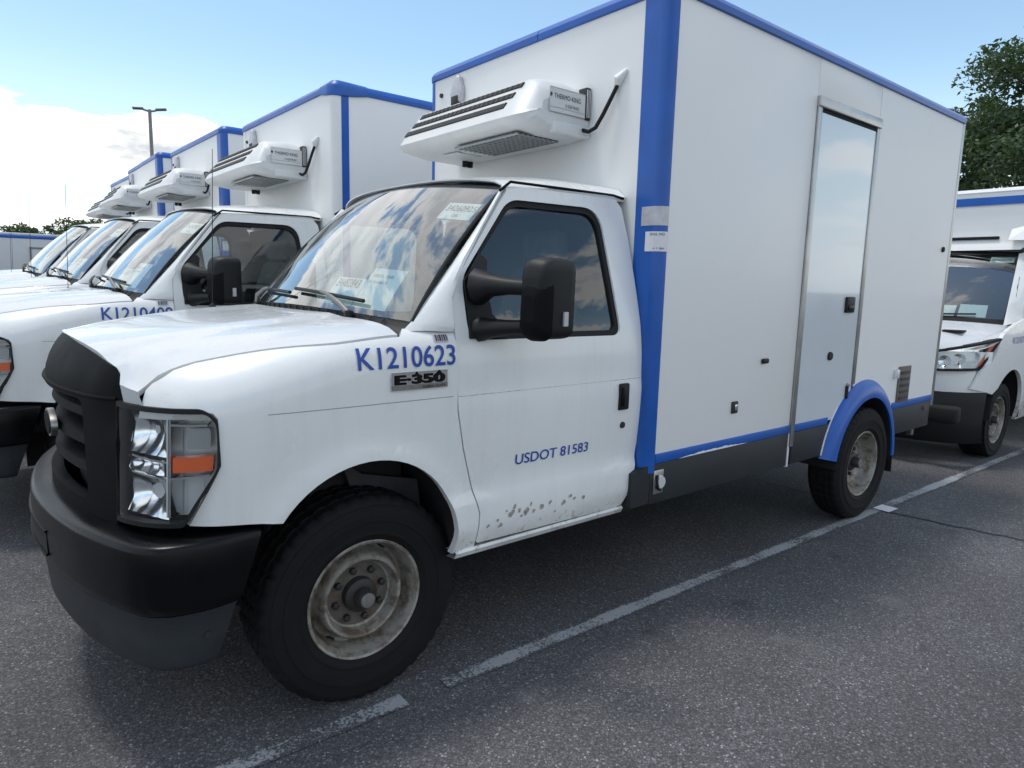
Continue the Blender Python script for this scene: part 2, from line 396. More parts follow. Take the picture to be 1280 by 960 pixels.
# ---------------------------------------------------------------- ground
def gz(y): return .016*(y-1.0) if y > 1.0 else 0.0
g = MB()
xs = [-400, -120, -40, -12, 0, 12, 40, 120, 400]; ys = [-400, -100, -30, -8, -2, 1.0, 4, 8, 12, 14]
rows = [[(x, y, gz(y)) for x in xs] for y in ys]+[[(x, y, gz(14)) for x in xs] for y in (40, 150, 500)]
g.grid(rows)
tag(g.build('ground', 'asphalt', smooth=30), kind='structure')
def line(pts, wd, mat='worn_line', name='parking_line', z=.004):
    me = bpy.data.meshes.new(name); v = []; f = []
    for i, (x, y) in enumerate(pts):
        d = Vector(pts[min(i+1, len(pts)-1)])-Vector(pts[max(0, i-1)]); n = Vector((-d.y, d.x)).normalized()*wd/2
        v += [(x+n.x, y+n.y, z+gz(y)), (x-n.x, y-n.y, z+gz(y))]
    for i in range(len(pts)-1): f.append((2*i, 2*i+1, 2*i+3, 2*i+2))
    me.from_pydata(v, [], f); uv = me.uv_layers.new(name='UVMap')
    for p in me.polygons:
        for li in p.loop_indices: uv.data[li].uv = (me.loops[li].vertex_index % 2, 0)
    o = link_mesh(name, me, mat); tag(o, kind='structure'); return o
line([(-2.6+.45*i, -.875-.021*(.45*i-2.6+.4)) for i in range(7)], .085)
line([(.27+.5*i, -.875-.021*(.5*i+.27+.4)) for i in range(20)], .085)
line([(3.84, -.995), (3.98, -1.0)], .11, 'paper', 'paint_patch', .008)
rr = random.Random(3); cx0, cy0 = 3.86, -1.05; pts = []
for i in range(26):
    t_ = i/25; pts.append((cx0+.30*t_+rr.uniform(-.015, .015), cy0-1.6*t_))
line(pts, .022, 'tar', 'tar_joint', .003)
line([(3.8+rr.uniform(-.01, .01), -.9+.25*i) for i in range(9)], .02, 'tar', 'tar_joint', .003)

# ================================================================ the truck cab
P_ = curve([(-.82, .57), (-.765, .60), (-.72, .637), (-.68, .69), (-.65, .737), (-.6, .80), (-.5, .856), (-.35, .880), (-.1, .888), (.5, .888), (1.4, .888)])
Wz = curve([(.42, .800), (.48, .852), (.53, .874), (.60, .888), (.68, .886), (.745, .872), (.82, .877), (.95, .886), (1.06, .889), (1.095, .885), (1.11, .8835), (1.2, .881), (1.32, .869), (1.45, .842), (1.7, .784), (1.88, .739), (1.95, .72)])
def S(x, z):
    y = Wz(z)-(.888-P_(x))
    if x < .4:   # lip round the wheel arch
        d = math.hypot((x+.03)/.37, (z-.56)/.36)
        y += .015*math.exp(-((d-1.0)/.13)**2)*min(1, max(0, (z-.5)/.1))
    return y
n_ = curve([(-.8, 2.9), (-.7, 3.0), (-.5, 3.3), (-.285, 4.5), (-.1, 6), (.1, 7.5), (.4, 8)])
zc = curve([(-.78, 1.285), (-.6, 1.315), (-.4, 1.34), (-.2, 1.36), (0, 1.375), (.1, 1.38), (.4, 1.39)])
ZS = 1.05
def Zhood(x, y):
    W = S(x, ZS); q = min(.9999, abs(y)/W)
    z = ZS+(zc(x)-ZS)*(1-q**n_(x))**(1/n_(x))
    e = max(0, min(1, (.50-abs(y))/.06)); z += .010*e*e*(3-2*e)      # raised centre of the bonnet
    return z
def v_of_z(z): return .45+(z-.45)*.55/.60
def fender_map(sy):
    def f(x, v, d):
        if v <= 1:
            z = .45+(v-.45)*.60/.55; y = S(x, z)
            return Vector((x, sy*(y-d), z))
        th = (v-1)*math.pi/2; n = n_(x); W = S(x, ZS)
        y = W*max(0, math.cos(th))**(2/n); z = ZS+(zc(x)-ZS)*max(0, math.sin(th))**(2/n)
        return Vector((x, sy*(y-d*.7), z-d*.7))
    return f
yh = curve([(-.70, .64), (-.66, .692), (-.63, .705), (-.5, .727), (-.285, .785), (-.12, .832), (0, .843), (.1, .848)])
def v_h(x, gap=0): return 1+math.acos(min(1, ((yh(x)+gap)/S(x, ZS))**(n_(x)/2)))/(math.pi/2)
def side_map(sy, out=0.0):
    return lambda x, z, d: Vector((x, sy*(S(x, z)+out-d), z))

TRUCK = empty('box_truck')
tag(TRUCK, 'nearest white refrigerated box truck with blue trim, numbered K1210623 on its fender', 'truck', 'refrigerated box trucks parked in a row')
T = TRUCK
# plan curve of the head lamp, s 0 (at grille) .. 1 (at the side)
HP = [(-.716, .598), (-.700, .660), (-.664, .735), (-.615, .795), (-.56, .834), (-.50, .862)]
def hp(s, z, d=0):
    k = s*(len(HP)-1); i = min(len(HP)-2, max(0, int(k))); t = k-i
    pts = [Vector(HP[max(0, min(len(HP)-1, j))]) for j in (i-1, i, i+1, i+2)]
    p = .5*((2*pts[1])+(-pts[0]+pts[2])*t+(2*pts[0]-5*pts[1]+4*pts[2]-pts[3])*t*t+(-pts[0]+3*pts[1]-3*pts[2]+pts[3])*t**3)
    tg = (pts[2]-pts[1]).normalized(); nrm = Vector((-tg.y, tg.x))       # outwards: -x, +y
    if nrm.x > 0: nrm = -nrm
    lean = .05*(z-.95)          # upper part leans back
    q = p-nrm*d
    return Vector((q.x+lean, q.y-.3*lean, z))
HL = [(0, 1.140), (.86, 1.137), (.985, 1.095), (1.0, .965), (.72, .790), (0, .775)]
DF = [(.423, .53), (.431, .645), (.391, .78), (.352, .91), (.324, 1.05), (.320, 1.25), (.320, 1.37)]   # front edge of the door
for sy in (-1, 1):
    # ---- front fender
    o = []
    G = .006
    for x, z in DF: o.append((x-G, v_of_z(z) if z <= ZS else None, z))
    outl = [(.318, v_of_z(.50)), (.418, v_of_z(.505))]
    for x, z in DF:
        if z <= 1.05: outl.append((x-G, v_of_z(z)))
    def v_from_z(x, z):
        if z <= ZS: return v_of_z(z)
        n = n_(x); return 1+math.asin(min(1, ((z-ZS)/(zc(x)-ZS))**(n/2)))/(math.pi/2)
    outl += [(.316, v_from_z(.316, 1.25)), (.316, v_from_z(.316, 1.345))]
    for x in (.25, .18, .13): outl.append((x, v_from_z(x, 1.35)))
    for i in range(14):
        x = .10-i*.0565; outl.append((x, v_h(x, G)))
    outl += [(-.652, v_h(-.652, G)), (-.670, v_of_z(1.146)), (-.64, v_of_z(1.143)), (-.60, v_of_z(1.140)), (-.53, v_of_z(1.140)), (-.508, v_of_z(1.128)), (-.497, v_of_z(1.10)), (-.493, v_of_z(.965)), (-.555, v_of_z(.83)), (-.575, v_of_z(.785))]
    outl += [(-.45, v_of_z(.775)), (-.385, v_of_z(.77))]
    for i in range(25):
        a = R(146-146*i/24); outl.append((-.03+.355*math.cos(a), v_of_z(.56+.36*math.sin(a))))
    panel('fender', outl, [], fender_map(sy), 'white_paint', T, step=.035, thick=.03)
    # ---- A pillar
    inner = [(.125, .820, 1.338), (.165, .818, 1.372), (.30, .788, 1.515), (.43, .758, 1.655), (.56, .727, 1.79), (.648, .704, 1.892)]
    outer = [(.314, .862, 1.338), (.316, .868, 1.352), (.320, .845, 1.46), (.385, .818, 1.575), (.50, .778, 1.725), (.640, .733, 1.892)]
    rows = []
    for a, b in zip(inner, outer):
        a, b = Vector(a), Vector(b); mid = a.lerp(b, .5)+Vector((-.012, .010, .006))
        row = [a+Vector((.02, -.02, -.012)), a]+[a.lerp(mid, .5)+Vector((-.006, .004, .002)), mid, mid.lerp(b, .5)+Vector((-.004, .006, 0)), b, b+Vector((.015, -.03, -.004))]
        rows.append([(p.x, sy*p.y, p.z) for p in row])
    # refine rows
    fine = []
    for i in range(len(rows)-1):
        for k in range(4):
            fine.append([tuple(Vector(a).lerp(Vector(b), k/4)) for a, b in zip(rows[i], rows[i+1])])
    fine.append(rows[-1])
    MB().grid(fine).build('pillar', 'white_paint', T, smooth=40)
    # ---- door
    do = [(x, z) for x, z in DF]+[(.323, 1.45), (.345, 1.52)]
    for i in range(1, 9): do.append((.345+.30*i/8, 1.52+.362*i/8))
    do += [(.70, 1.893), (.95, 1.898), (1.20, 1.900), (1.27, 1.895), (1.30, 1.86), (1.318, 1.70), (1.328, 1.45), (1.332, 1.1), (1.332, .80), (1.322, .70), (1.295, .60), (1.255, .515), (1.22, .507), (.43, .52)]
    win = rounded([(.375, 1.305), (1.195, 1.300), (1.150, 1.846), (.640, 1.840), (.372, 1.53)], [.07, .045, .10, .06, .05], 6)
    d_ = panel('door', do, [win], side_map(sy), 'white_paint', T, step=.04, thick=.028)
    panel('window_seal', win, [rounded([(.402, 1.328), (1.172, 1.322), (1.130, 1.820), (.652, 1.815), (.400, 1.535)], [.06, .035, .085, .055, .04], 6)], side_map(sy, -.010), 'dark', d_, step=.05, thick=.02)
    panel('window_glass', rounded([(.39, 1.315), (1.18, 1.31), (1.14, 1.832), (.646, 1.826), (.388, 1.535)], .05, 5), [], side_map(sy, -.022), 'side_glass', d_, step=.06, thick=0)
    # handle, lock
    panel('handle_recess', rounded([(1.150, .955), (1.262, .955), (1.262, 1.098), (1.150, 1.098)], .03), [], side_map(sy, .0015), 'white_paint', d_, thick=.004)
    MB().box((1.178, sy*(S(1.2, 1.02)+.004)-.008, .968), (1.242, sy*(S(1.2, 1.02)+.004)+.008, 1.088)).build('door_handle', 'black_plastic', d_, bevel=.008)
    MB().box((1.186, sy*(S(1.2, 1.02)+.018)-.006, .985), (1.204, sy*(S(1.2, 1.02)+.018)+.006, 1.072)).build('handle_lever', 'bumper_black', d_, bevel=.005)
    MB().lathe([(-.004*1, .0), (-.004, .014), (.004, .016)], 20, 'y', (1.219, sy*(S(1.219, .897)+.002), .897)).build('lock', 'hub_dark', d_, smooth=40)
    # ---- sill below door
    rows = []
    for x in [.33+i*.1 for i in range(10)]+[1.262]:
        rows.append([(x, sy*.80, .50), (x, sy*.868, .507), (x, sy*.874, .497), (x, sy*.862, .476), (x, sy*.78, .468)])
    MB().grid(rows).build('sill', 'white_paint', T, smooth=50)
    # ---- drip rail over door and pillar behind door
    MB().tube([(.60, sy*.748, 1.868), (.66, sy*.738, 1.908), (.95, sy*.7345, 1.912), (1.25, sy*.7345, 1.914), (1.318, sy*.737, 1.905)], .006, 6).build('drip_rail', 'grille_dark', T, smooth=60)
    # ---- wheel house
    rows = []
    for i in range(25):
        a = R(168-176*i/24); rows.append([(-.03+.385*math.cos(a), sy*yy, .54+.39*math.sin(a)) for yy in (.845, .74, .5, .40)])
    MB().grid(rows).build('wheel_house', 'underbody', T, smooth=40)
    MB().box((-.45, sy*.39-.01, .3), (.42, sy*.39+.01, .95)).build('inner_guard', 'underbody', T)
    MB().extr([(.06, sy*.62, .80), (.30, sy*.62, .74), (.325, sy*.62, .55), (.26, sy*.62, .55), (.16, sy*.62, .68), (.03, sy*.62, .72), (-.02, sy*.62, .86)], (0, sy*.02, 0)).build('inner_bracket', 'liner_grey', T)
    # ---- head lamp
    hl = empty('headlight'); hl.parent = T
    def hm(out=0.0): return lambda s, z, d: (lambda p: Vector((p.x, sy*p.y, p.z)))(hp(s, z, d-out))
    inn = [(.008, 1.126), (.88, 1.122), (.965, 1.09), (.978, .968), (.712, .803), (.008, .790)]
    panel('lamp_bezel', rounded(HL, [.0, .05, .04, .03, .03, 0]), [rounded(inn, [.02, .03, .03, .02, .02, .02])], hm(.006), 'black_plastic', hl, step=.05, thick=.03)
    panel('lens', rounded(inn, [.02, .03, .03, .02, .02, .02]), [], hm(.002), 'lens_clear', hl, step=.05, thick=0)
    panel('lamp_housing', inn, [], hm(-.075), 'lamp_grey', hl, step=.06, thick=0)
    # reflector bowls: pleated bright scoops
    def bowl(name, s0, s1, z0, z1, dep, pleat):
        rows = []
        for i in range(13):
            t = i/12; z = z0+(z1-z0)*t; row = []
            for j in range(17):
                u = j/16; s = s0+(s1-s0)*u
                cup = dep*(1-(2*u-1)**2)**.8*(1-.8*abs(2*t-1)**2) + .010
                k = .003*(1 if (j//2) % 2 else 0)*pleat
                p = hp(s, z, .012+cup-k); row.append((p.x, sy*p.y, p.z))
            rows.append(row)
        MB().grid(rows).build(name, 'reflector', hl, smooth=18)
    bowl('reflector', .012, .52, .988, 1.118, .055, 1)
    bowl('reflector', .012, .54, .802, .928, .06, 1)
    bowl('reflector', .02, .50, .932, .978, .03, 1)
    def ledge(z, s0, s1, mat='chrome', h=.003, tilt=-.012):
        rows = []
        for j in range(13):
            s = s0+(s1-s0)*j/12; zz = z+tilt*j/12
            a = hp(s, zz, .018); b = hp(s, zz, .07)
            rows.append([(a.x, sy*a.y, zz+h), (a.x, sy*a.y, zz-h), (b.x, sy*b.y, zz-h), (b.x, sy*b.y, zz+h)])
        MB().grid(rows, cv=True).build('lamp_ledge', mat, hl, smooth=30)
    ledge(.985, .04, .55); ledge(.935, .04, .55); ledge(.925, .55, .90, tilt=.012); ledge(1.085, .55, .88, tilt=0)
    for s in (.535, .56):
        rows = [[(lambda p: (p.x, sy*p.y, p.z))(hp(s+ds, z, d)) for ds, d in ((-.005, .016), (.005, .016), (.005, .07), (-.005, .07))] for z in [.81+.03*i for i in range(11)]]
        MB().grid(rows, cv=True).build('lamp_divider', 'lamp_grey' if s < .55 else 'chrome', hl, smooth=30)
    panel('turn_signal', [(.60, .946), (.925, .952), (.93, .996), (.60, .990)], [], hm(-.012), 'amber', hl, step=.04, thick=.03)
    panel('lamp_bulb_window', rounded([(.70, 1.012), (.90, 1.012), (.90, 1.075), (.70, 1.075)], .02), [], hm(-.03), 'smoke_grey', hl, step=.05, thick=.01)

# ---- bonnet
rows = []; NU, NQ = 22, 36
for i in range(NU+1):
    u = i/NU; row = []; xa = -.652+(.096+.652)*u
    for j in range(NQ+1):
        q = -1+2*j/NQ; yl = yh(xa)-.003; y = q*yl
        x = (-.765+.113*abs(q)**2.4)*(1-u)+(.022+.075*q*q)*u
        z = Zhood(x, y)
        if i == 0 or i == NU: row.append((x+(.0), y, z))
        else: row.append((x, y, z))
    rows.append(row)
nose = []
for j, p in enumerate(rows[0]):
    q = abs(-1+2*j/NQ)
    if q > .84:
        s_ = (q-.84)/.16*.345; e_ = hp(s_, 1.140, .004); nose.append((e_.x, math.copysign(e_.y, p[1]), 1.140))
    else: nose.append((p[0]+.012, p[1], p[2]-.035))
nose_mid = [tuple((Vector(a)+Vector(b))/2+(Vector((-.016, math.copysign(.006, a[1]), .014)) if abs(-1+2*j/NQ) > .84 else Vector((-.006, 0, .004)))) for j, (a, b) in enumerate(zip(rows[0], nose))]
lip0 = [(p[0]+.02, p[1]*.97, p[2]-.01) for p in nose]; lip1 = [(p[0]-.004, p[1], p[2]-.03) for p in rows[-1]]
rows = [lip0, nose, nose_mid]+rows+[lip1]
rows = [[(r[0][0], r[0][1]*.985, r[0][2]-.02)]+r+[(r[-1][0], r[-1][1]*.985, r[-1][2]-.02)] for r in rows]
MB().grid(rows).build('hood', 'hood_white_dimmed', T, smooth=40)
# engine bay filler so no light passes
MB().box((-.62, -.60, .55), (.25, .60, 1.20)).build('engine_bay_filler', 'underbody', T)

# ---- cowl, windshield
def ws(u, t, d=0):
    """u -1..1 across, t 0 bottom..1 top"""
    q = abs(u)
    b = Vector((.045+.125*q**2.2, .806*u, 1.405-.032*q**2)); tp = Vector((.555+.098*q**2.4, .702*u, 1.935-.043*q**2))
    p = b.lerp(tp, t); bow = 4*t*(1-t)
    p += Vector((-.018*bow, 0, .018*bow)); n = Vector((-.72, .25*u, .66)).normalized()
    return p+n*d
rows = []
for j in range(33):
    u = -1+2*j/32; y = u*yh(.1)
    x0 = .022+.075*u*u+.004; z0 = Zhood(x0, y)-.014; b = ws(u, 0, -.004)
    row = []
    for k in range(6):
        t_ = k/5; p = Vector((x0, y*.995, z0)).lerp(b, t_); p.z -= .018*math.sin(math.pi*t_); row.append(tuple(p))
    row.append(tuple(ws(u, .03, -.006)))
    rows.append(row)
cw = MB().grid(rows).build('cowl', 'black_plastic', T, smooth=50)
for k in range(22):
    u = -.86+k*.082
    MB().tube([tuple(Vector((.04+.075*u*u, u*.83, Zhood(.03+.075*u*u, u*.83)-.018))), tuple(ws(u, 0, .002)+Vector((-.004, 0, -.004)))], .0035, 5).build('cowl_rib', 'dark', cw)
def wsgrid(u0, u1, t0, t1, d, nu=32, ntt=12): return [[tuple(ws(u0+(u1-u0)*j/nu, t0+(t1-t0)*i/ntt, d)) for j in range(nu+1)] for i in range(ntt+1)]
wg = MB().grid(wsgrid(-1, 1, 0, 1, 0)).build('windshield', 'windshield_glass', T, smooth=60)
# black rubber and printed border
def border(w0, d, name, mat):
    mb = MB(); o_ = [(-1, 0), (1, 0), (1, 1), (-1, 1)]
    for (a, b) in ((0, 1), (1, 2), (2, 3), (3, 0)):
        A, B = o_[a], o_[b]; rows = []
        for k in range(25):
            t_ = k/24; u = A[0]+(B[0]-A[0])*t_; v = A[1]+(B[1]-A[1])*t_
            ui = max(-1+w0, min(1-w0, u)); vi = max(w0*1.3, min(1-w0*1.0, v))
            rows.append([tuple(ws(u*1.012, v*1.01-.01, d)), tuple(ws(ui, vi, d))])
        mb.grid(rows)
    return mb.build(name, mat, wg, smooth=60)
border(.028, -.004, 'windshield_border', 'dark')
MB().tube([tuple(ws(-1.012, k/12, .003)) for k in range(13)], .007, 6).build('windshield_seal', 'dark', wg, smooth=60)
MB().tube([tuple(ws(1.012, k/12, .003)) for k in range(13)], .007, 6).build('windshield_seal', 'dark', wg, smooth=60)
MB().tube([tuple(ws(-1+k/12, .998, -.002)) for k in range(25)], .0035, 6).build('windshield_seal', 'dark', wg, smooth=60)
# wipers
def wiper(u0, ub0, tb0, ub1, tb1):
    w_ = empty('wiper'); w_.parent = T
    piv = ws(u0, -.02, .012); mid = ws((ub0+ub1)/2, (tb0+tb1)/2, .035)
    MB().tube([piv, piv.lerp(mid, .25)+Vector((-.012, 0, .020)), piv.lerp(mid, .7)+Vector((-.006, 0, .014)), mid], [.013, .011, .008, .006], 8).build('wiper_arm', 'hub_cap', w_, smooth=50)
    MB().lathe([(0, .018), (.02, .016), (.026, 0)], 16, 'z', tuple(piv-Vector((0, 0, .01)))).build('pivot_cap', 'black_plastic', w_, smooth=40)
    pts = [ws(ub0+(ub1-ub0)*k/10, tb0+(tb1-tb0)*k/10, .016) for k in range(11)]
    MB().tube([p+Vector((0, 0, .004)) for p in pts], .008, 6).build('wiper_blade', 'black_plastic', w_, smooth=50)
wiper(-.64, -.70, .055, -.02, .085)
wiper(.55, .02, .055, .72, .09)
# antenna
an = empty('antenna'); an.parent = T
MB().lathe([(0, .02), (.015, .018), (.03, .006)], 14, 'z', (-.05, .80, 1.345)).build('antenna_base', 'black_plastic', an, smooth=40)
MB().tube([(-.05, .80, 1.36), (-.02, .80, 2.14)], .0026, 6, taper=.0015).build('antenna_rod', 'dark', an, smooth=60)

# ---- roof of the cab
rows = []
for i in range(17):
    u = i/16; row = []
    for j in range(33):
        q = -1+2*j/32; a = abs(q)
        xf = .548+.098*a**2.4; x = xf+(1.334-xf)*u
        edge_z = 1.895+.018*u; zc_r = 1.946+.054*math.sin(min(1, u*1.6)*math.pi/2)
        z = edge_z+(zc_r-edge_z)*(1-a**2.8)**.5
        y = .738*q*(1-.035*(1-min(1, u*3))*a)
        row.append((x, y, z))
    rows.append(row)
rows = [[(p[0]+.020, p[1], p[2]-.010) for p in rows[0]], [(p[0]+.001, p[1], p[2]-.006) for p in rows[0]]]+rows
rows = [[(r[0][0], r[0][1]*.985, r[0][2]-.02)]+r+[(r[-1][0], r[-1][1]*.985, r[-1][2]-.02)] for r in rows]
MB().grid(rows).build('cab_roof', 'white_paint', T, smooth=50)

# ---- interior
inr = empty('cab_interior'); inr.parent = T
MB().box((.36, -.80, .50), (1.31, .80, .56)).build('floor_mat', 'dash', inr)
rows = []
for j in range(17):
    y = -.80+1.6*j/16; f0 = .07+.10*(y/.8)**2
    rows.append([(f0+.02, y, 1.30), (f0+.05, y, 1.375), (.30, y, 1.385), (.44, y, 1.36), (.50, y, 1.28), (.48, y, .95), (.40, y, .62)])
MB().grid(rows).build('dashboard', 'dash', inr, smooth=50)
MB().extr([(1.285, -.80, .52), (1.285, .80, .52), (1.285, .82, 1.25), (1.285, .66, 1.87), (1.285, -.66, 1.87), (1.285, -.82, 1.25)], (.02, 0, 0)).build('rear_bulkhead', 'cabin_grey', inr)
MB().grid([[(.67, y, 1.875) for y in (-.66, 0, .66)], [(.9, y, 1.90) for y in (-.66, 0, .66)], [(1.28, y, 1.90) for y in (-.66, 0, .66)]]).build('headliner', 'cabin_grey', inr, smooth=60)
for yc_ in (-.42, .42):
    st = MB(); rows = []
    for x, z, hw in ((1.02, .86, .22), (1.00, .92, .24), (1.05, 1.2, .25), (1.10, 1.45, .235), (1.13, 1.58, .17), (1.15, 1.60, .12)):
        rows.append([(x, yc_-hw, z), (x-.06, yc_-hw*.85, z), (x-.07, yc_, z), (x-.06, yc_+hw*.85, z), (x, yc_+hw, z), (x+.09, yc_+hw*.8, z), (x+.09, yc_-hw*.8, z)])
    st.grid(rows, cv=True); st.poly(rows[-1])
    st.build('seat_back', 'seat_grey', inr, smooth=60)
    MB().box((1.085, yc_-.13, 1.60), (1.185, yc_+.13, 1.77)).build('headrest', 'seat_grey', inr, bevel=.04, seg=4)
    MB().box((.55, yc_-.25, .72), (1.05, yc_+.25, .88)).build('seat_cushion', 'seat_grey', inr, bevel=.05, seg=4)
rim = []
sw = Matrix.Translation((.60, -.40, 1.33)) @ Matrix.Rotation(R(-62), 4, 'Y')
MB().tube([sw @ Vector((.185*math.cos(2*math.pi*k/36), .185*math.sin(2*math.pi*k/36), 0)) for k in range(37)], .015, 8).build('steering_wheel', 'black_plastic', inr, smooth=60)
MB().tube([sw @ Vector((-.18, 0, 0)), sw @ Vector((0, 0, -.02)), sw @ Vector((.18, 0, 0))], .018, 8).build('wheel_spoke', 'black_plastic', inr, smooth=60)
MB().tube([sw @ Vector((0, 0, 0)), sw @ Vector((0, 0, -.25))], .035, 10).build('steering_column', 'black_plastic', inr, smooth=60)
MB().box((.595, -.12, 1.80), (.625, .12, 1.86)).build('rear_view_mirror', 'black_plastic', inr, bevel=.012)

# ---- papers on the glass
def paper(u0, u1, t0, t1, lines, skew=.0, d=-.009):
    f = lambda a, b, dd: ws(u1+(u0-u1)*a+skew*b, t0+(t1-t0)*b, dd)
    pp = MB().grid([[tuple(f(i/6, j/6, d)) for i in range(7)] for j in range(7)]).build('paper_sheet', 'paper', T, smooth=60)
    W = (ws(u1, t0)-ws(u0, t0)).length; H = (ws(u0, t1)-ws(u0, t0)).length
    for s, y, h, x, wd in lines:
        text_mesh('paper_print', s, h, lambda a, b: f((x+a)/W, (y+b)/H, d+.0025), 'paper_ink', pp, width=wd)
paper(-.955, -.735, .70, .84, [('34260925', .048, .05, .015, .15), ('OK', .012, .026, .07, .035)])
paper(-.58, -.33, .04, .22, [('34482843', .085, .058, .02, .16), ('OK', .03, .035, .08, .035)])
paper(-.82, -.585, .04, .30, [('0925 350', .145, .02, .02, .12), ('K1210623', .115, .018, .02, .10)])

# ---- grille
def gx(y, z): return -.832+.115*(abs(y)/.6)**2 + (0.0 if z < 1.12 else .075*((z-1.12)/.18)**2.2) + .042*max(0, (abs(y)-.50)/.11)**2*min(1, max(0, (z-1.02)/.12))
def gm(out=0.0): return lambda y, z, d: Vector((gx(y, z)-out+d, y, z))
gr = empty('grille'); gr.parent = T
top = [(.565-1.13*i/16, 1.232+.064*(1-abs(1-i/8)**2.2)) for i in range(17)]
outl = top+[(-.585, 1.224), (-.600, 1.208), (-.608, 1.185), (-.602, 1.12), (-.60, .80), (-.57, .735), (.57, .735), (.60, .80), (.602, 1.12), (.608, 1.185), (.600, 1.208), (.585, 1.224)]
panel('grille_frame', outl, [rounded([(-.42, .80), (.42, .80), (.42, 1.125), (-.42, 1.125)], .04)], gm(.004), 'grille_dark', gr, step=.04, thick=.04)
MB().grid([[(gx(y, 1.0)+.085, y, z) for y in [-.5+.1*i for i in range(11)]] for z in (.76, 1.16)]).build('grille_backing', 'dark', gr)
for zb_, hh in ((1.078, .026), (.985, .026), (.892, .026)):
    rows = []
    for i in range(25):
        y = -.43+.86*i/24; x = gx(y, zb_)+.018
        rows.append([(x+.07, y, zb_-hh*.6), (x+.010, y, zb_-hh), (x-.004, y, zb_-hh*.5), (x+.004, y, zb_+hh*.45), (x+.03, y, zb_+hh), (x+.07, y, zb_+hh)])
    MB().grid(rows, cv=True).build('grille_bar', 'grille_dark', gr, smooth=40)
# small lip under the cover
MB().tube([(gx(y, 1.14)-.006, y, 1.142) for y in [-.58+.058*i for i in range(21)]], .007, 6).build('grille_lip', 'grille_dark', gr, smooth=60)
# oval emblem, bright rim round a dark field
em = empty('emblem'); em.parent = T
ov = [(math.cos(2*math.pi*k/32), math.sin(2*math.pi*k/32)) for k in range(32)]
MB().extr([(gx(0, 1)+.012, .105*a, .985+.048*b) for a, b in ov], (-.020, 0, 0)).build('emblem_rim', 'aluminium', em, smooth=40)
MB().extr([(gx(0, 1)-.002, .094*a, .985+.039*b) for a, b in ov], (-.010, 0, 0)).build('emblem_face', 'grille_dark', em, smooth=40)

# ---- bumper
bp_ = [(-.36, .872), (-.48, .884), (-.60, .880), (-.675, .856), (-.728, .803), (-.768, .72), (-.806, .62), (-.842, .50), (-.876, .33), (-.897, .16), (-.905, 0)]
path = [Vector((x, -y)) for x, y in bp_]+[Vector((x, y)) for x, y in bp_[-2::-1]]
def dense(ps, k=3):
    o = []
    for i in range(len(ps)-1):
        a, b, c, d = ps[max(0, i-1)], ps[i], ps[i+1], ps[min(len(ps)-1, i+2)]
        for j in range(k):
            t = j/k; o.append(.5*((2*b)+(-a+c)*t+(2*a-5*b+4*c-d)*t*t+(-a+3*b-3*c+d)*t**3))
    return o+[ps[-1]]
path = dense(path)
def sweep(name, prof, mat, parent, smooth=45):
    rows = []
    for i, p in enumerate(path):
        d = (path[min(i+1, len(path)-1)]-path[max(i-1, 0)]).normalized(); n = Vector((d.y, -d.x))
        if n.dot(p-Vector((-.2, 0))) < 0: n = -n
        row = []
        for o, z in prof:
            x_ = p.x+n.x*o
            if x_ > -.58: x_ = -.58+(x_+.58)*((-.385-(.755-z)*.34)+.58)/(-.36+.58)
            row.append((x_, p.y+n.y*o, z))
        rows.append(row)
    mb = MB().grid(rows, cv=True); mb.poly(rows[0]); mb.poly(rows[-1])
    return mb.build(name, mat, parent, smooth=smooth)
bu = empty('bumper'); bu.parent = T
sweep('bumper_face', [(-.13, .752), (-.055, .757), (-.014, .754), (-.003, .746), (.001, .735), (.003, .66), (.001, .58), (-.003, .553), (-.014, .542), (-.13, .542)], 'bumper_black', bu)
sweep('lower_valance', [(-.11, .537), (-.020, .537), (-.024, .528), (-.028, .46), (-.036, .375), (-.044, .358), (-.060, .352), (-.11, .356)], 'valance', bu)
rows = []
for p in path:
    if abs(p.y) < .30: rows.append([(p.x-.0045, p.y, .592), (p.x-.0045, p.y, .668)])
MB().grid(rows).build('bumper_slot', 'dark', bu, smooth=60)
for z_ in (.590, .670): MB().tube([(p.x-.005, p.y, z_) for p in path if abs(p.y) < .31], .005, 6).build('slot_edge', 'bumper_black', bu, smooth=60)
for sg in (-1, 1):
    for xx in (-.50,): MB().lathe([(-.004, 0), (-.004, .010), (.003, .011)] if sg < 0 else [(.004, 0), (.004, .010), (-.003, .011)], 12, 'y', (xx-.05, sg*.858, .46)).build('bolt', 'hub_dark', bu, smooth=40)
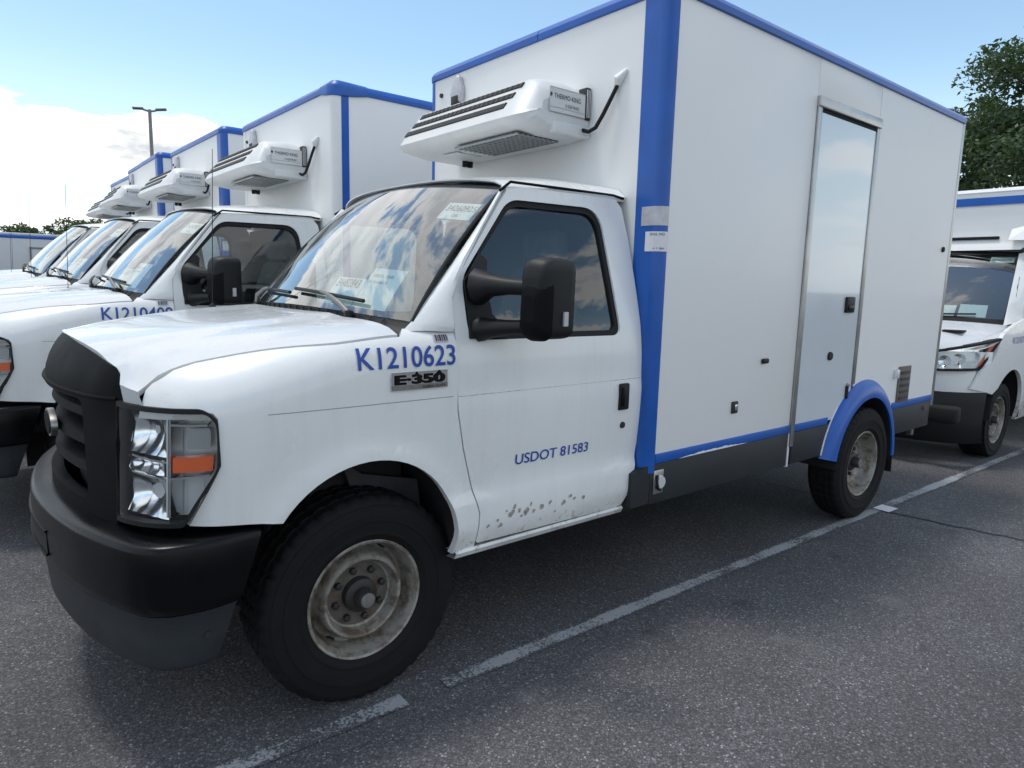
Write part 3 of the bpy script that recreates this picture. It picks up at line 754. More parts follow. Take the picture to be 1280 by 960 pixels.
# ---- fender marks: badge, number, barcode
for sy in (-1,):
    fm = fender_map(sy)
    def onf(x, z, d=.003):
        p = fm(x, v_from_z(x, z), 0); return Vector((p.x, p.y-d, p.z+(d*1.0 if z > 1.2 else 0)))
    NUM = text_mesh('number_lettering', 'K1210623', .100, lambda a, b: onf(-.070+a, 1.222+b), 'text_blue', T, width=.376, bold=.0012, cut=.012)
    bd = empty('badge'); bd.parent = T
    MB().grid([[tuple(onf(.047+.222*i/8, 1.150+.052*j/4, .007)) for j in range(5)] for i in range(9)]).build('badge_plate', 'chrome', bd, smooth=60)
    MB().grid([[tuple(onf(.047+.222*i/8, 1.148+.016*j/2, .0085)) for j in range(3)] for i in range(9)]).build('badge_band', 'hub_cap', bd, smooth=60)
    text_mesh('badge_lettering', 'E·350', .042, lambda a, b: onf(.058+a, 1.169+b, .0105), 'bumper_black', bd, width=.20, bold=.002)
    text_mesh('badge_lettering', 'SUPER DUTY', .012, lambda a, b: onf(.165+a, 1.151+b, .0105), 'bumper_black', bd, width=.095)
    bc = MB().grid([[tuple(onf(.226+.057*i/4, 1.302+.026*j/2, .004)) for j in range(3)] for i in range(5)]).build('barcode_sticker', 'tag_grey', T, smooth=60)
    for i, (a, wd) in enumerate(((.004, .006), (.013, .003), (.019, .008), (.030, .004), (.038, .006), (.048, .004))):
        MB().grid([[tuple(onf(.226+a+k*wd, 1.304+.021*j/2, .0055)) for j in range(3)] for k in (0, 1)]).build('barcode_bar', 'paper_ink', bc)
    sm = side_map(sy)
    text_mesh('door_lettering', 'USDOT 81583', .060, lambda a, b: Vector((.604+a, sy*(S(.604+a, .806+b)+.003), .806+b)), 'text_blue', T, width=.405, bold=.0004, cut=.02)
    # moulding lines pressed into fender and door
    MB().tube([tuple(onf(-.36+.06*i, 1.108, -.0005)) for i in range(12)], .0016, 5).build('body_line', 'seam_grey', T)
    MB().tube([(.325+.1*i, sy*(S(.4+.1*i, 1.102)-.0005), 1.104) for i in range(11)], .0015, 5).build('body_line', 'seam_grey', T)

rs = random.Random(21)
for k, (x_, z_, sz) in enumerate(((.585, .612, .022), (.600, .640, .013), (.625, .618, .014), (.635, .594, .009), (.66, .607, .020), (.685, .633, .010), (.70, .600, .012), (.745, .612, .016), (.79, .618, .011), (.865, .602, .018), (.905, .625, .012), (.93, .610, .010), (.985, .606, .012), (.56, .628, .008), (.515, .60, .010), (.47, .585, .012), (.82, .575, .008), (.53, .575, .014))):
    pts_ = []
    for j in range(11):
        a = 2*math.pi*j/11; q = sz*rs.uniform(.45, 1.15); pts_.append((x_+q*math.cos(a)*.75+q*math.sin(a)*.3, z_+q*math.sin(a)*.85))
    MB().poly([(px_, -(S(px_, pz_)+.0018), pz_) for px_, pz_ in pts_]).build('scuff_mark', 'scuff', T)
# ---- side mirrors
for sy in (-1, 1):
    mr = empty('side_mirror'); mr.parent = T
    yb = lambda z: S(.45, z)
    tri = [(.378, 1.312), (.56, 1.312), (.53, 1.36), (.485, 1.40), (.475, 1.50), (.49, 1.60), (.46, 1.622), (.376, 1.52)]
    panel('mirror_base', tri, [], side_map(sy, .012), 'black_plastic', mr, step=.04, thick=.03)
    y0 = .85
    MB().tube([(.43, sy*.855, 1.50), (.445, sy*.91, 1.505), (.47, sy*.98, 1.503), (.51, sy*1.05, 1.50)], [.070, .042, .030, .028], 10).build('mirror_arm', 'black_plastic', mr, smooth=60)
    MB().tube([(.43, sy*.865, 1.345), (.445, sy*.92, 1.352), (.47, sy*.98, 1.358), (.51, sy*1.05, 1.362)], [.048, .036, .028, .026], 10).build('mirror_arm', 'black_plastic', mr, smooth=60)
    MC = 1.090
    def ring(x, k, zz=1.0):
        return rounded([(sy*(MC-.058*k), 1.465-.146*k*zz), (sy*(MC+.052*k), 1.465-.143*k*zz), (sy*(MC+.056*k), 1.465+.136*k*zz), (sy*(MC-.050*k), 1.465+.148*k*zz)], .042*k, 6), x
    sk = lambda y_: .30*(abs(y_)-MC)
    rows = []
    for x, k in ((.478, .50), (.482, .72), (.492, .86), (.510, .95), (.54, .995), (.60, 1.0), (.622, .985), (.625, .95)):
        pts_, xx = ring(x, k); rows.append([(xx+sk(y_), y_, z_) for y_, z_ in pts_])
    mb = MB().grid(rows, cv=True); mb.poly(rows[0]); hd = mb.build('mirror_head', 'black_plastic', mr, smooth=45)
    pts_, xx = ring(.623, .94); MB().poly([(xx+sk(y_), y_, z_) for y_, z_ in pts_]).build('mirror_glass', 'chrome', hd)
    rows = []
    for x, k in ((.520, 1.015), (.498, .93), (.484, .80), (.474, .62), (.470, .40)):
        pts_, xx = ring(x, k, .78); rows.append([(xx+sk(y_), y_, z_-.036) for y_, z_ in pts_])
    mb = MB().grid(rows, cv=True); mb.poly(rows[-1]); mb.build('mirror_cover', 'grille_dark', hd, smooth=45)
    MB().box((.585, sy*1.147-.004, 1.37), (.605, sy*1.147+.004, 1.42)).build('mirror_tag', 'tag_grey', hd)

# ================================================================ wheels
def wheel(parent, x, yo, sy, r=.378, wide=1.0, dish='front'):
    """yo = y of the outer rim flange (absolute), sy side"""
    wh = empty('wheel'); wh.parent = parent; wh.location = (x, sy*yo, r)
    MB().lathe([(sy*(-.0655 if dish == 'front' else -.0905), .005), (sy*(-.0645 if dish == 'front' else -.0895), .122)], 40).build('wheel_centre', 'centre_rust', wh, smooth=40)
    # profile along outward axis a (0 at flange, positive outwards)
    prof = [(-.205, .215), (-.222, .245), (-.228, .29), (-.215, .335), (-.195, .357), (-.178, .366), (-.172, r-.001), (-.135, r), (-.132, r-.009), (-.124, r-.009), (-.121, r), (-.092, r+.0005), (-.088, r-.009), (-.080, r-.009), (-.076, r+.0005),
            (-.045, r), (-.041, r-.009), (-.033, r-.009), (-.030, r), (-.008, r-.003), (.003, r-.012), (.0115, .346), (.0125, .342), (.0155, .340), (.019, .315), (.0205, .305), (.0235, .303), (.0235, .288), (.0205, .286), (.016, .25), (.0175, .247), (.0165, .240), (.009, .232), (.004, .222), (-.01, .217)]
    n = 240; rows = []
    prof = [(a*wide if a < -.005 else a, q if q >= r-.02 else .217+(q-.217)*(r-.217)/(.3725-.217)) for a, q in prof]
    for a, q in prof:
        row = []
        for k in range(n):
            t = 2*math.pi*k/n; rr_ = q
            if q > r-.022 and k % 6 in (0, 1): rr_ = q-.006
            row.append((rr_*math.cos(t), sy*a, rr_*math.sin(t)))
        rows.append(row)
    tyre = MB().grid(rows, cv=True).build('tyre', 'rubber', wh, smooth=28)
    if dish == 'front':
        prof = [(-.012, .214), (.004, .2205), (.007, .217), (.004, .209), (-.010, .203), (-.030, .198), (-.060, .193), (-.082, .186), (-.088, .176), (-.080, .168), (-.048, .161), (-.026, .156), (-.018, .149), (-.020, .140), (-.036, .133), (-.060, .127), (-.066, .118), (-.066, .0)]
    else:
        prof = [(-.012, .214), (.004, .2205), (.007, .217), (.004, .208), (-.012, .202), (-.04, .196), (-.075, .190), (-.088, .180), (-.084, .165), (-.070, .152), (-.070, .142), (-.085, .130), (-.092, .060), (-.09, .0)]
    MB().lathe([(sy*a, q) for a, q in prof], 64).build('rim', 'rim_steel', wh, smooth=40)
    d0 = -.066 if dish == 'front' else -.091
    MB().lathe([(sy*(d0-.002), .064), (sy*(d0+.03), .062), (sy*(d0+.036), .056), (sy*(d0+.038), .036), (sy*(d0+.075), .034), (sy*(d0+.082), .028)], 32).build('hub', 'hub_dark', wh, smooth=40)
    MB().lathe([(sy*(d0+.081), .028), (sy*(d0+.086), .024), (sy*(d0+.087), 0)], 24).build('hub_cap', 'hub_cap', wh, smooth=40)
    for k in range(8):
        a = 2*math.pi*(k+.3)/8
        MB().lathe([(sy*d0, .0135), (sy*(d0+.018), .0125), (sy*(d0+.022), .007), (sy*(d0+.022), 0)], 6, 'y', (.094*math.cos(a), 0, .094*math.sin(a))).build('lug_nut', 'hub_dark', wh, smooth=30)
    if dish == 'front':
        for k in range(4):
            a = 2*math.pi*(k+.62)/4
            MB().extr([(.186*math.cos(a+u*.10)*(1+v*.045), sy*-.083, .186*math.sin(a+u*.10)*(1+v*.045)) for u, v in ((-1, -.6), (0, -1), (1, -.6), (1, .6), (0, 1), (-1, .6))], (0, sy*.003, 0)).build('vent_hole', 'dark', wh)
    MB().lathe([(sy*(d0-.05), .0), (sy*(d0-.051), .19), (sy*-.20, .19), (sy*-.20, .0)], 32).build('brake_drum', 'dark', wh)
    return wh
WB = 3.55
for sy in (-1, 1):
    wheel(T, 0, .79, sy, r=.382, wide=1.18, dish='front'); wheel(T, WB, .955, sy, wide=.9, dish='rear')
ax_ = MB().tube([(WB, -.8, .37), (WB, .8, .37)], .055, 12); ax_.lathe([(-.16, .06), (-.12, .14), (.0, .17), (.12, .14), (.16, .06)], 20, 'y', (WB, 0, .37)); ax_.build('axle', 'underbody', T, smooth=50)
MB().tube([(0, -.6, .34), (0, .6, .34)], .05, 10).build('axle', 'underbody', T, smooth=50)
for s in (-1, 1): MB().box((-.7, s*.42-.04, .48), (4.65, s*.42+.04, .62)).build('chassis_rail', 'underbody', T)
MB().box((1.0, -.75, .40), (2.0, -.48, .52)).build('fuel_tank', 'underbody', T, bevel=.03)
MB().tube([(.4, .2, .38), (1.5, .25, .36), (2.8, .3, .38), (3.4, .55, .40)], .035, 8).build('exhaust', 'underbody', T, smooth=60)

# ================================================================ the box body
X0, X1, HW, ZL, ZT, ZB = 1.336, 4.707, .938, 2.734, 2.800, .703
def sidecut(name, xa, xb, za, zb, y, thick, s, mat, parent):
    """flat side sheet with the wheel arch cut out of its lower edge"""
    cxw, czw, rr_ = WB-.04, .37, .48; o = [(xa, zb), (xa, za)]
    arc = [(cxw+rr_*.95*math.cos(R(a)), czw+rr_*1.02*math.sin(R(a))) for a in range(180, -1, -6)]
    arc = [p for p in arc if p[1] > za+.004 and xa+.002 < p[0] < xb-.002]
    if arc[0][0] < xa+.06: o = [(xa, zb), (xa, czw+1.02*rr_*math.sqrt(max(0, 1-((xa-cxw)/(.95*rr_))**2)))]
    o += arc
    if xb-arc[-1][0] < .08: o += [(xb, czw+1.02*rr_*math.sqrt(max(0, 1-((xb-cxw)/(.95*rr_))**2)))]
    else: o += [(xb, za)]
    o += [(xb, zb)]
    return panel(name, o, [], lambda u, v, d: Vector((u, s*(y-d), v)), mat, parent, step=.3, thick=thick, smooth=30)
def box_body(T, style):
    bo = empty('cargo_box'); bo.parent = T
    t = .03
    # panels
    bx('front_panel', (X0, -HW+.05, .66), (X0+t, HW-.05, ZL+.02), 'box_white', bo, bevel=0)
    for s in (-1, 1):
        a, b = sorted((s*HW, s*(HW-t)))
        if s < 0:
            bx('side_panel', (X0+.05, a, .703), (2.590, b, ZL+.01), 'box_white', bo, bevel=.002)
            bx('side_panel', (2.593, a, 2.545), (3.345, b, ZL+.01), 'box_white', bo, bevel=.002)
            sidecut('side_panel', 3.348, X1-.02, .703, ZL+.01, HW, t, s, 'box_white', bo)
        else:
            sidecut('side_panel', X0+.05, X1-.02, .703, ZL+.01, HW, t, s, 'box_white', bo)
    bx('box_floor', (X0+.02, -.49, .655), (X1-.02, .49, .715), 'underbody', bo, bevel=0)
    bx('rear_door_panel', (X1-.035, -HW+.04, .72), (X1-.010, HW-.04, ZL), 'box_white', bo, bevel=0)
    bx('box_roof', (X0+.02, -HW+.02, ZT-.035), (X1-.02, HW-.02, ZT-.012), 'box_white', bo, bevel=0)
    # roof trim: four runs
    sec = [(.0, ZL), (.012, ZL+.004), (.014, ZL+.03), (.004, ZT-.018), (-.020, ZT), (-.06, ZT+.004), (-.06, ZL)]
    def run(name, A, B, nx, ny):
        MB().grid([[(A[0]+nx*o, A[1]+ny*o, z) for o, z in sec], [(B[0]+nx*o, B[1]+ny*o, z) for o, z in sec]], cv=True).build(name, 'blue_paint', bo, smooth=30)
    run('roof_trim', (X0+.06, -HW), (X1, -HW), 0, -1); run('roof_trim', (X0+.06, HW), (X1, HW), 0, 1)
    mid = -.10
    run('roof_trim', (X0, -HW+.06), (X0, mid-.002), -1, 0); run('roof_trim', (X0, mid+.002), (X0, HW-.06), -1, 0)
    for s in (-1, 1):   # rounded cap corners
        rows = []
        for k in range(9):
            a = R(90*k/8); c = (X0+.06, s*(HW-.06))
            rows.append([(c[0]-(.06+o)*math.cos(a), c[1]+s*(.06+o)*math.sin(a), z) for o, z in sec])
        MB().grid(rows, cv=True).build('roof_trim_corner', 'blue_worn', bo, smooth=30)
    # corner posts
    def post(s, a0, a1, mat, proud, nm='corner_post', z0=.66, r=.05):
        """strip wrapped round the corner: a0 = reach on the front face, a1 = reach on the side"""
        pl = [(X0-proud, s*(HW-a0)), (X0-proud, s*(HW-r))]
        for k in range(1, 8):
            a = R(90*k/8); pl.append((X0+r-(r+proud)*math.cos(a), s*(HW-r+(r+proud)*math.sin(a))))
        pl += [(X0+r, s*(HW+proud)), (X0+a1, s*(HW+proud))]
        inn_ = [(x+.012*0, y) for x, y in pl]
        rows = [[(x, y, z) for x, y in pl] for z in (z0, 1.3, 2.0, ZL+.004)]
        edge0 = [(X0+.004, s*(HW-a0), z) for z in (z0, 1.3, 2.0, ZL+.004)]; edge1 = [(X0+a1, s*(HW-.004), z) for z in (z0, 1.3, 2.0, ZL+.004)]
        rows = [[edge0[i]]+rows[i]+[edge1[i]] for i in range(4)]
        return MB().grid(rows).build(nm, mat, bo, smooth=35)
    if style == 'blue':
        post(-1, .138, .053, 'blue_paint', .004); post(1, .06, .053, 'blue_paint', .004)
    else:
        post(-1, .12, .06, 'box_white', .003); post(1, .10, .06, 'box_white', .003)
        bx('corner_stripe', (X0+.062, -HW-.004, .70), (X0+.115, -HW+.002, ZL), 'blue_paint', bo, bevel=0)
        rows = []      # deeper cap over the corner
        for k in range(17):
            t_ = k/16; dz_ = .030*math.sin(math.pi*t_)
            if t_ < .3: x_, y_, nx, ny = X0, -HW+.06+.12*(1-t_/.3), -1, 0
            elif t_ < .6: a = R(90*(t_-.3)/.3); x_, y_, nx, ny = X0+.06-.06*math.cos(a), -HW+.06-.06*math.sin(a), -math.cos(a), -math.sin(a)
            else: x_, y_, nx, ny = X0+.06+.20*(t_-.6)/.4, -HW, 0, -1
            rows.append([(x_+nx*o, y_+ny*o, z) for o, z in ((.003, ZL-dz_), (.016, ZL-dz_+.004), (.018, ZL+.03), (.008, ZT-.016), (-.020, ZT+.004+dz_*.2), (-.06, ZT+.008))])
        MB().grid(rows).build('roof_trim_corner', 'blue_worn', bo, smooth=40)
    # rear aluminium frame
    for s in (-1, 1):
        a, b = sorted((s*(HW+.003), s*(HW-.05))); bx('rear_post', (X1-.018, a, .66), (X1+.025, b, ZT-.01), 'aluminium', bo, bevel=.004)
    bx('rear_header', (X1-.018, -HW+.05, ZL-.06), (X1+.02, HW-.05, ZT-.012), 'aluminium', bo, bevel=.004)
    # blue rub strip, skirts
    for a, b in ((X0+.056, 2.584), (3.97, X1-.02)):
        bx('rub_strip', (a, -HW-.006, ZB), (b, -HW+.004, ZB+.045), 'blue_paint', bo, bevel=.002)
    bx('rub_strip', (X0+.056, HW-.004, ZB), (X1-.02, HW+.006, ZB+.045), 'blue_paint', bo, bevel=.002)
    MB().extr([(X0-.06, -HW+.03, .660), (X0+.03, -HW+.002, .700), (X0+.03, -HW+.002, .515), (X0-.06, -HW+.03, .50)], (0, .03, 0)).build('skirt_front', 'skirt_grey', bo)
    for a, b in ((X0+.032, 2.586), (2.634, 3.06), (3.95, X1-.03)):
        bx('skirt', (a, -HW-.001, .508), (b, -HW+.03, .7015), 'skirt_grey', bo, bevel=.003)
    for a, b in ((X0+.032, 3.06), (3.985, X1-.03)): bx('skirt', (a, HW-.03, .508), (b, HW+.001, .7015), 'skirt_grey', bo, bevel=.003)
    bx('skirt_end', (2.588, -HW-.004, .50), (2.602, -HW+.03, .70), 'paper', bo, bevel=.001)
    bx('tail_bracket', (X1-.10, -.86, .42), (X1-.06, -.82, .60), 'aluminium', bo, bevel=.003)
    MB().lathe([(-.012, .0), (-.012, .016), (.004, .018)], 16, 'y', (X1-.14, -HW, .655)).build('side_marker', 'brown_trim', bo, smooth=40)
    # flange paint rough edge over the skirt
    # side door
    dr = empty('side_door'); dr.parent = bo
    sidecut('door_leaf', 2.634, 3.306, .706, 2.468, HW+.004, .03, -1, 'door_gloss', dr)
    bx('door_kick', (2.636, -HW-.0095, .706), (3.03, -HW-.003, .748), 'blue_paint', dr, bevel=.001)
    bx('door_frame', (2.592, -HW-.014, .62), (2.630, -HW+.01, 2.542), 'aluminium', dr, bevel=.004)
    bx('door_frame', (3.310, -HW-.012, .93), (3.345, -HW+.01, 2.542), 'aluminium', dr, bevel=.004)
    bx('door_header', (2.588, -HW-.020, 2.490), (3.349, -HW+.01, 2.545), 'aluminium', dr, bevel=.004)
    bx('door_gap', (2.632, -HW-.002, 2.470), (3.308, -HW+.02, 2.489), 'dark', dr, bevel=0)
    bx('door_seal', (2.6305, -HW-.006, .71), (2.6345, -HW+.01, 2.47), 'dark', dr, bevel=0)
    bx('latch_handle', (3.115, -HW-.020, 1.385), (3.225, -HW-.003, 1.482), 'black_plastic', dr, bevel=.012)
    bx('latch_paddle', (3.13, -HW-.026, 1.40), (3.21, -HW-.018, 1.43), 'bumper_black', dr, bevel=.004)
    MB().lathe([(-.012, 0), (-.012, .024), (.0, .027)], 20, 'y', (2.985, -HW-.003, 1.127)).build('bump_stop', 'black_plastic', dr, smooth=40)
    bx('hinge', (3.232, -HW-.018, .845), (3.252, -HW-.003, .925), 'dark', dr, bevel=.003)
    bx('hinge_tab', (3.238, -HW-.022, .925), (3.256, -HW-.003, .945), 'aluminium', dr, bevel=.002)
    # small fittings on the side
    fit = lambda nm, x, z, w_, h, mat, d=.012, bv=.004: bx(nm, (x-w_/2, -HW-d, z-h/2), (x+w_/2, -HW+.001, z+h/2), mat, bo, bevel=bv)
    MB().box((2.235, -HW-.016, 1.122), (2.295, -HW, 1.150)).build('bump_stop', 'black_plastic', bo, bevel=.012, seg=3)
    fit('catch_plate', 2.01, .909, .048, .062, 'hub_dark'); bx('catch_hook', (2.002, -HW-.017, .895), (2.022, -HW-.011, .925), 'chrome', bo, bevel=.002)
    fit('vent_frame', 4.125, .87, .20, .26, 'brown_trim', .010)
    for k in range(5): bx('vent_slat', (4.05, -HW-.016, .765+k*.045), (4.20, -HW-.009, .785+k*.045), 'liner_grey', bo, bevel=.002)
    fit('outlet_cover', 3.965, .955, .035, .06, 'lamp_grey', .03)
    MB().lathe([(-.010, 0), (-.010, .018), (.0, .020)], 18, 'y', (4.571, -HW-.001, 1.834)).build('plug', 'dark', bo, smooth=40)
    fit('inlet_plate', 1.424, .612, .068, .115, 'aluminium', .008)
    MB().tube([(1.405, -HW-.012, .648), (1.392, -HW-.022, .618), (1.405, -HW-.02, .585), (1.43, -HW-.014, .575)], .007, 6).build('inlet_lever', 'dark', bo, smooth=60)
    MB().lathe([(-.012, 0), (-.012, .028), (.0, .032)], 20, 'y', (1.43, -HW-.008, .612)).build('inlet_cap', 'lamp_grey', bo, smooth=40)
    # reflective tag and label on the corner post
    def tagstrip(nm, zc_, h, a0, a1, mat):
        pl = []
        for k in range(-3, 8):
            if k <= 0: pl.append((X0-.006, -HW+.05+(.05-.0)*(-k)/3*a0))
            else:
                a = R(90*k/8*1.0); pl.append((X0+.05-(.056)*math.cos(a), -HW+.05-.056*math.sin(a)))
        pl.append((X0+.05, -HW-.006)); pl = pl[:len(pl)-a1] if a1 else pl
        return MB().grid([[(x, y, z) for x, y in pl] for z in (zc_-h/2, zc_+h/2)]).build(nm, mat, bo, smooth=50)
    if T is TRUCK:
        tagstrip('reflective_tag', 1.822, .082, 1.0, 0, 'tag_grey')
        lb = tagstrip('label_sheet', 1.712, .086, .45, 0, 'paper')
        def ontag(a, b, z0):
            ang = a/.056; return Vector((X0+.05-.058*math.cos(ang), -HW+.05-.058*math.sin(ang), z0+b))
        text_mesh('label_print', 'SEAL NO.', .016, lambda a, b: ontag(.004+a, b, 1.738), 'paper_ink', lb, width=.07)
        text_mesh('label_print', '4 1 083', .011, lambda a, b: ontag(.02+a, b, 1.678), 'paper_ink', lb, width=.05)
    # wheel arch flare
    for s in (-1, 1):
        rows = []
        cxw, czw = WB-.02, .37
        for i in range(29):
            a = R(168-166*i/28)
            ro = .565 if s < 0 else .565
            def pt(rad, y): return (cxw+rad*math.cos(a)*(.95 if math.cos(a) < 0 else .86), s*y, czw+rad*math.sin(a)*1.0)
            rows.append([pt(.578, HW-.01), pt(.574, HW+.006), pt(.556, HW+.026), pt(.534, HW+.042), pt(.508, HW+.052), pt(.476, HW+.055), pt(.461, HW+.054), pt(.459, HW-.10)])
        fl = MB().grid(rows); fl.build('wheel_flare', 'blue_paint', bo, smooth=50)
        rows = []
        for i in range(25):
            a = R(175-176*i/24); rows.append([(cxw+.455*math.cos(a)*(.95 if math.cos(a) < 0 else .86), s*yy, czw+.455*math.sin(a)*1.0) for yy in (HW+.045, HW-.2, HW-.45)])
        MB().grid(rows).build('wheel_house', 'dark', bo, smooth=40)
        MB().box((cxw-.6, s*.50-.01, .35), (cxw+.6, s*.50+.01, .86)).build('inner_guard', 'dark', bo)
        rows = [[(3.965+.01*k, s*yy, .50-.12*k) for yy in (.80, HW+.10)] for k in range(3)]
        MB().extr([(3.915, s*.76, .60), (3.925, s*(HW+.05), .60), (3.945, s*(HW+.05), .265), (3.935, s*.76, .265)], (.012, 0, 0)).build('mud_flap', 'rubber', bo)
        # white bead between flare and box
        if s < 0:
            MB().tube([(cxw+.582*math.cos(R(a))*.95, -HW-.003, czw+.582*math.sin(R(a))) for a in range(166, 130, -3)], .005, 5).build('flare_bead', 'paper', bo, smooth=60)
    return bo
BOX = box_body(TRUCK, 'blue')
# chipped paint showing along the strip
chip = MB(); rc = random.Random(5); up_ = []; lo_ = []
for i in range(31):
    x = 1.56+.60*i/30; k = math.sin(math.pi*i/30)
    lo_.append((x, -HW-.0075, .7035)); up_.append((x, -HW-.0075, .7035+k*(.008+rc.uniform(0, .007))))
chip.grid([lo_, up_]); chip.build('paint_chip', 'paper', BOX)

# ---- refrigeration unit on the front of the box
AC = empty('refrigeration_unit'); AC.parent = TRUCK
def acp(x, y, z): return (x, y, z)
YR, YL = -.485, .585       # near end, far end
XF = .905                  # front lip
# cross-section (x,z) from wall top, over the louvred slope, round the lip, back along the underside
def acsec(y, k=1.0, e=0.0):
    return [(X0-.002, 2.452-e), (1.20, 2.466-e), (1.08, 2.452-e), (1.045, 2.436-e), (.930+e, 2.290), (XF+.010+e, 2.266+e*.2), (XF+e, 2.252+e*.3), (XF+.006+e, 2.236+e*.5), (.94+e*.6, 2.218+e*.4), (1.10, 2.198+e*.3), (X0-.002, 2.196+e*.3)]
rows = []
for y, e in ((YL+.035, .085), (YL+.028, .05), (YL+.010, .02), (YL-.02, .004), (YL-.06, 0), (.2, 0), (-.1, 0), (YR+.14, 0), (YR+.10, .006), (YR+.055, .028), (YR+.02, .065), (YR+.004, .105)):
    rows.append([(x, y, z) for x, z in acsec(y, 1, e)])
mb = MB().grid(rows); mb.poly(rows[0]); mb.poly(rows[-1])
mb.build('unit_housing', 'unit_white', AC, smooth=42)
# end cheek: sloping flat side with the plate
slopeA, slopeB = Vector((1.045, 0, 2.436)), Vector((.930, 0, 2.290)); sl = (slopeB-slopeA); sn = Vector((sl.z, 0, -sl.x)).normalized()
if sn.x > 0: sn = -sn
for k, (t0, t1, yn, yf) in enumerate(((.06, .22, YR+.13, YL-.05), (.39, .57, YR+.145, YL-.035), (.73, .92, YR+.16, YL-.02))):
    a, b = slopeA+sl*t0, slopeA+sl*t1; bk = -sn*.004
    sl_ = MB(); f1, f2 = a+sn*.004, b+sn*.004
    sl_.add([(f1.x, yn, f1.z), (f1.x, yf, f1.z), (f2.x, yf, f2.z), (f2.x, yn, f2.z), ((f1+bk).x, yn, (f1+bk).z), ((f1+bk).x, yf, (f1+bk).z), ((f2+bk).x, yf, (f2+bk).z), ((f2+bk).x, yn, (f2+bk).z)],
            [(0, 1, 2, 3), (0, 4, 5, 1), (3, 2, 6, 7), (0, 3, 7, 4), (1, 5, 6, 2)])
    sl_.build('louvre_slot', 'dark', AC)
    for j in range(46):
        y = yn+(yf-yn)*(j+.5)/46
        c = slopeA+sl*((t0+t1)/2)+sn*.0055
        if k == 2 and j % 1 == 0 or j % 2 == 0:
            d_ = sl.normalized()*(sl.length*(t1-t0)/2)
            MB().tube([(c-d_)+Vector((0, y, 0)), (c+d_)+Vector((0, y, 0))], .0016, 4, caps=False).build('louvre_fin', 'hub_cap', AC)
# underside grille
ug = MB()
for i in range(15):
    y = -.36+.03*i*1.15; ug.box((.985, y-.004, 2.190), (1.24, y+.004, 2.2005))
for j in range(9):
    x = .99+.031*j; ug.box((x-.004, -.37, 2.1885), (x+.004, .14, 2.1995))
ug.build('fan_grille', 'smoke_grey', AC)
bx('fan_opening', (.985, -.37, 2.196), (1.245, .135, 2.1975), 'dark', AC, bevel=0)
bx('service_hatch', (1.06, .22, 2.1925), (1.22, .36, 2.1985), 'unit_white', AC, bevel=.002)
for k in (0, 1): MB().lathe([(-.03, 0), (-.03, .016), (.0, .017)], 14, 'z', (1.25+.035*k, .42, 2.196)).build('drain', 'dark', AC, smooth=40)
# side plate with maker's lettering and dark end vent
def cheek(a, b, d=.0): # a along x from front (0) to the wall (1), b up
    return Vector((1.075+a*.225, YR+.0005-d+.004, 2.29+b))
pl = MB().poly([cheek(0, .0, .006), cheek(1, -.0, .006), cheek(1, .105, .006), cheek(0, .105, .006)]).build('side_plate', 'unit_white', AC)
text_mesh('plate_lettering', 'THERMO KING', .03, lambda a, b: cheek(.12+a/.225, .060+b, .0085), 'paper_ink', pl, width=.165)
text_mesh('plate_lettering', 'V-520 MAX', .02, lambda a, b: cheek(.42+a/.225, .028+b, .0085), 'hub_dark', pl, width=.09)
for a_, b_ in ((cheek(0, .0, .0075), cheek(1, 0, .0075)), (cheek(0, .105, .0075), cheek(1, .105, .0075)), (cheek(0, 0, .0075), cheek(0, .105, .0075)), (cheek(.0, .020, .0075), cheek(1, .020, .0075))):
    MB().tube([a_, b_], .0012, 4).build('plate_edge', 'tag_grey', pl)
MB().extr([cheek(.035+.03*math.cos(k*math.pi/5), .072+.009*math.sin(k*math.pi/5), .008) for k in range(10)], (0, -.001, 0)).build('plate_mark', 'paper_ink', pl)
bx('end_vent', (1.302, YR-.006, 2.285), (1.334, YR+.05, 2.432), 'hub_dark', AC, bevel=.006)
for k in range(3): bx('vent_fin', (1.306+.009*k, YR-.009, 2.295), (1.309+.009*k, YR-.005, 2.42), 'lamp_grey', AC, bevel=0)
bx('end_flange', (1.10, YR-.012, 2.20), (1.334, YR+.03, 2.252), 'unit_white', AC, bevel=.010, seg=3)
MB().tube([(1.28, YR-.005, 2.235), (1.285, YR-.045, 2.222), (1.29, YR-.085, 2.235), (1.30, YR-.12, 2.29), (1.31, YR-.16, 2.36), (1.325, YR-.185, 2.42), (1.334, YR-.20, 2.44)], .0095, 8).build('cable', 'dark', AC, smooth=60)
MB().tube([(1.332, YR-.165, 2.40), (1.318, YR-.19, 2.435), (1.334, YR-.225, 2.47)], [.012, .024, .008], 10).build('cable_gland', 'box_white', AC, smooth=50)
# clearance lamp on the front face, conical
MB().extr([(X0, .655, 2.56), (X0, .560, 2.56), (X0, .545, 2.62), (X0, .575, 2.70), (X0, .60, 2.716), (X0, .625, 2.70), (X0, .665, 2.62)], (-.035, 0, 0)).build('clearance_lamp', 'tag_grey', AC, bevel=.010)
bx('lamp_lens', (X0-.04, .575, 2.545), (X0, .648, 2.60), 'hub_dark', AC, bevel=.008)
MB().lathe([(-.012, 0), (-.012, .012), (0, .014)], 12, 'x', (X0, .80, 2.64)).build('front_plug', 'hub_dark', AC, smooth=40)

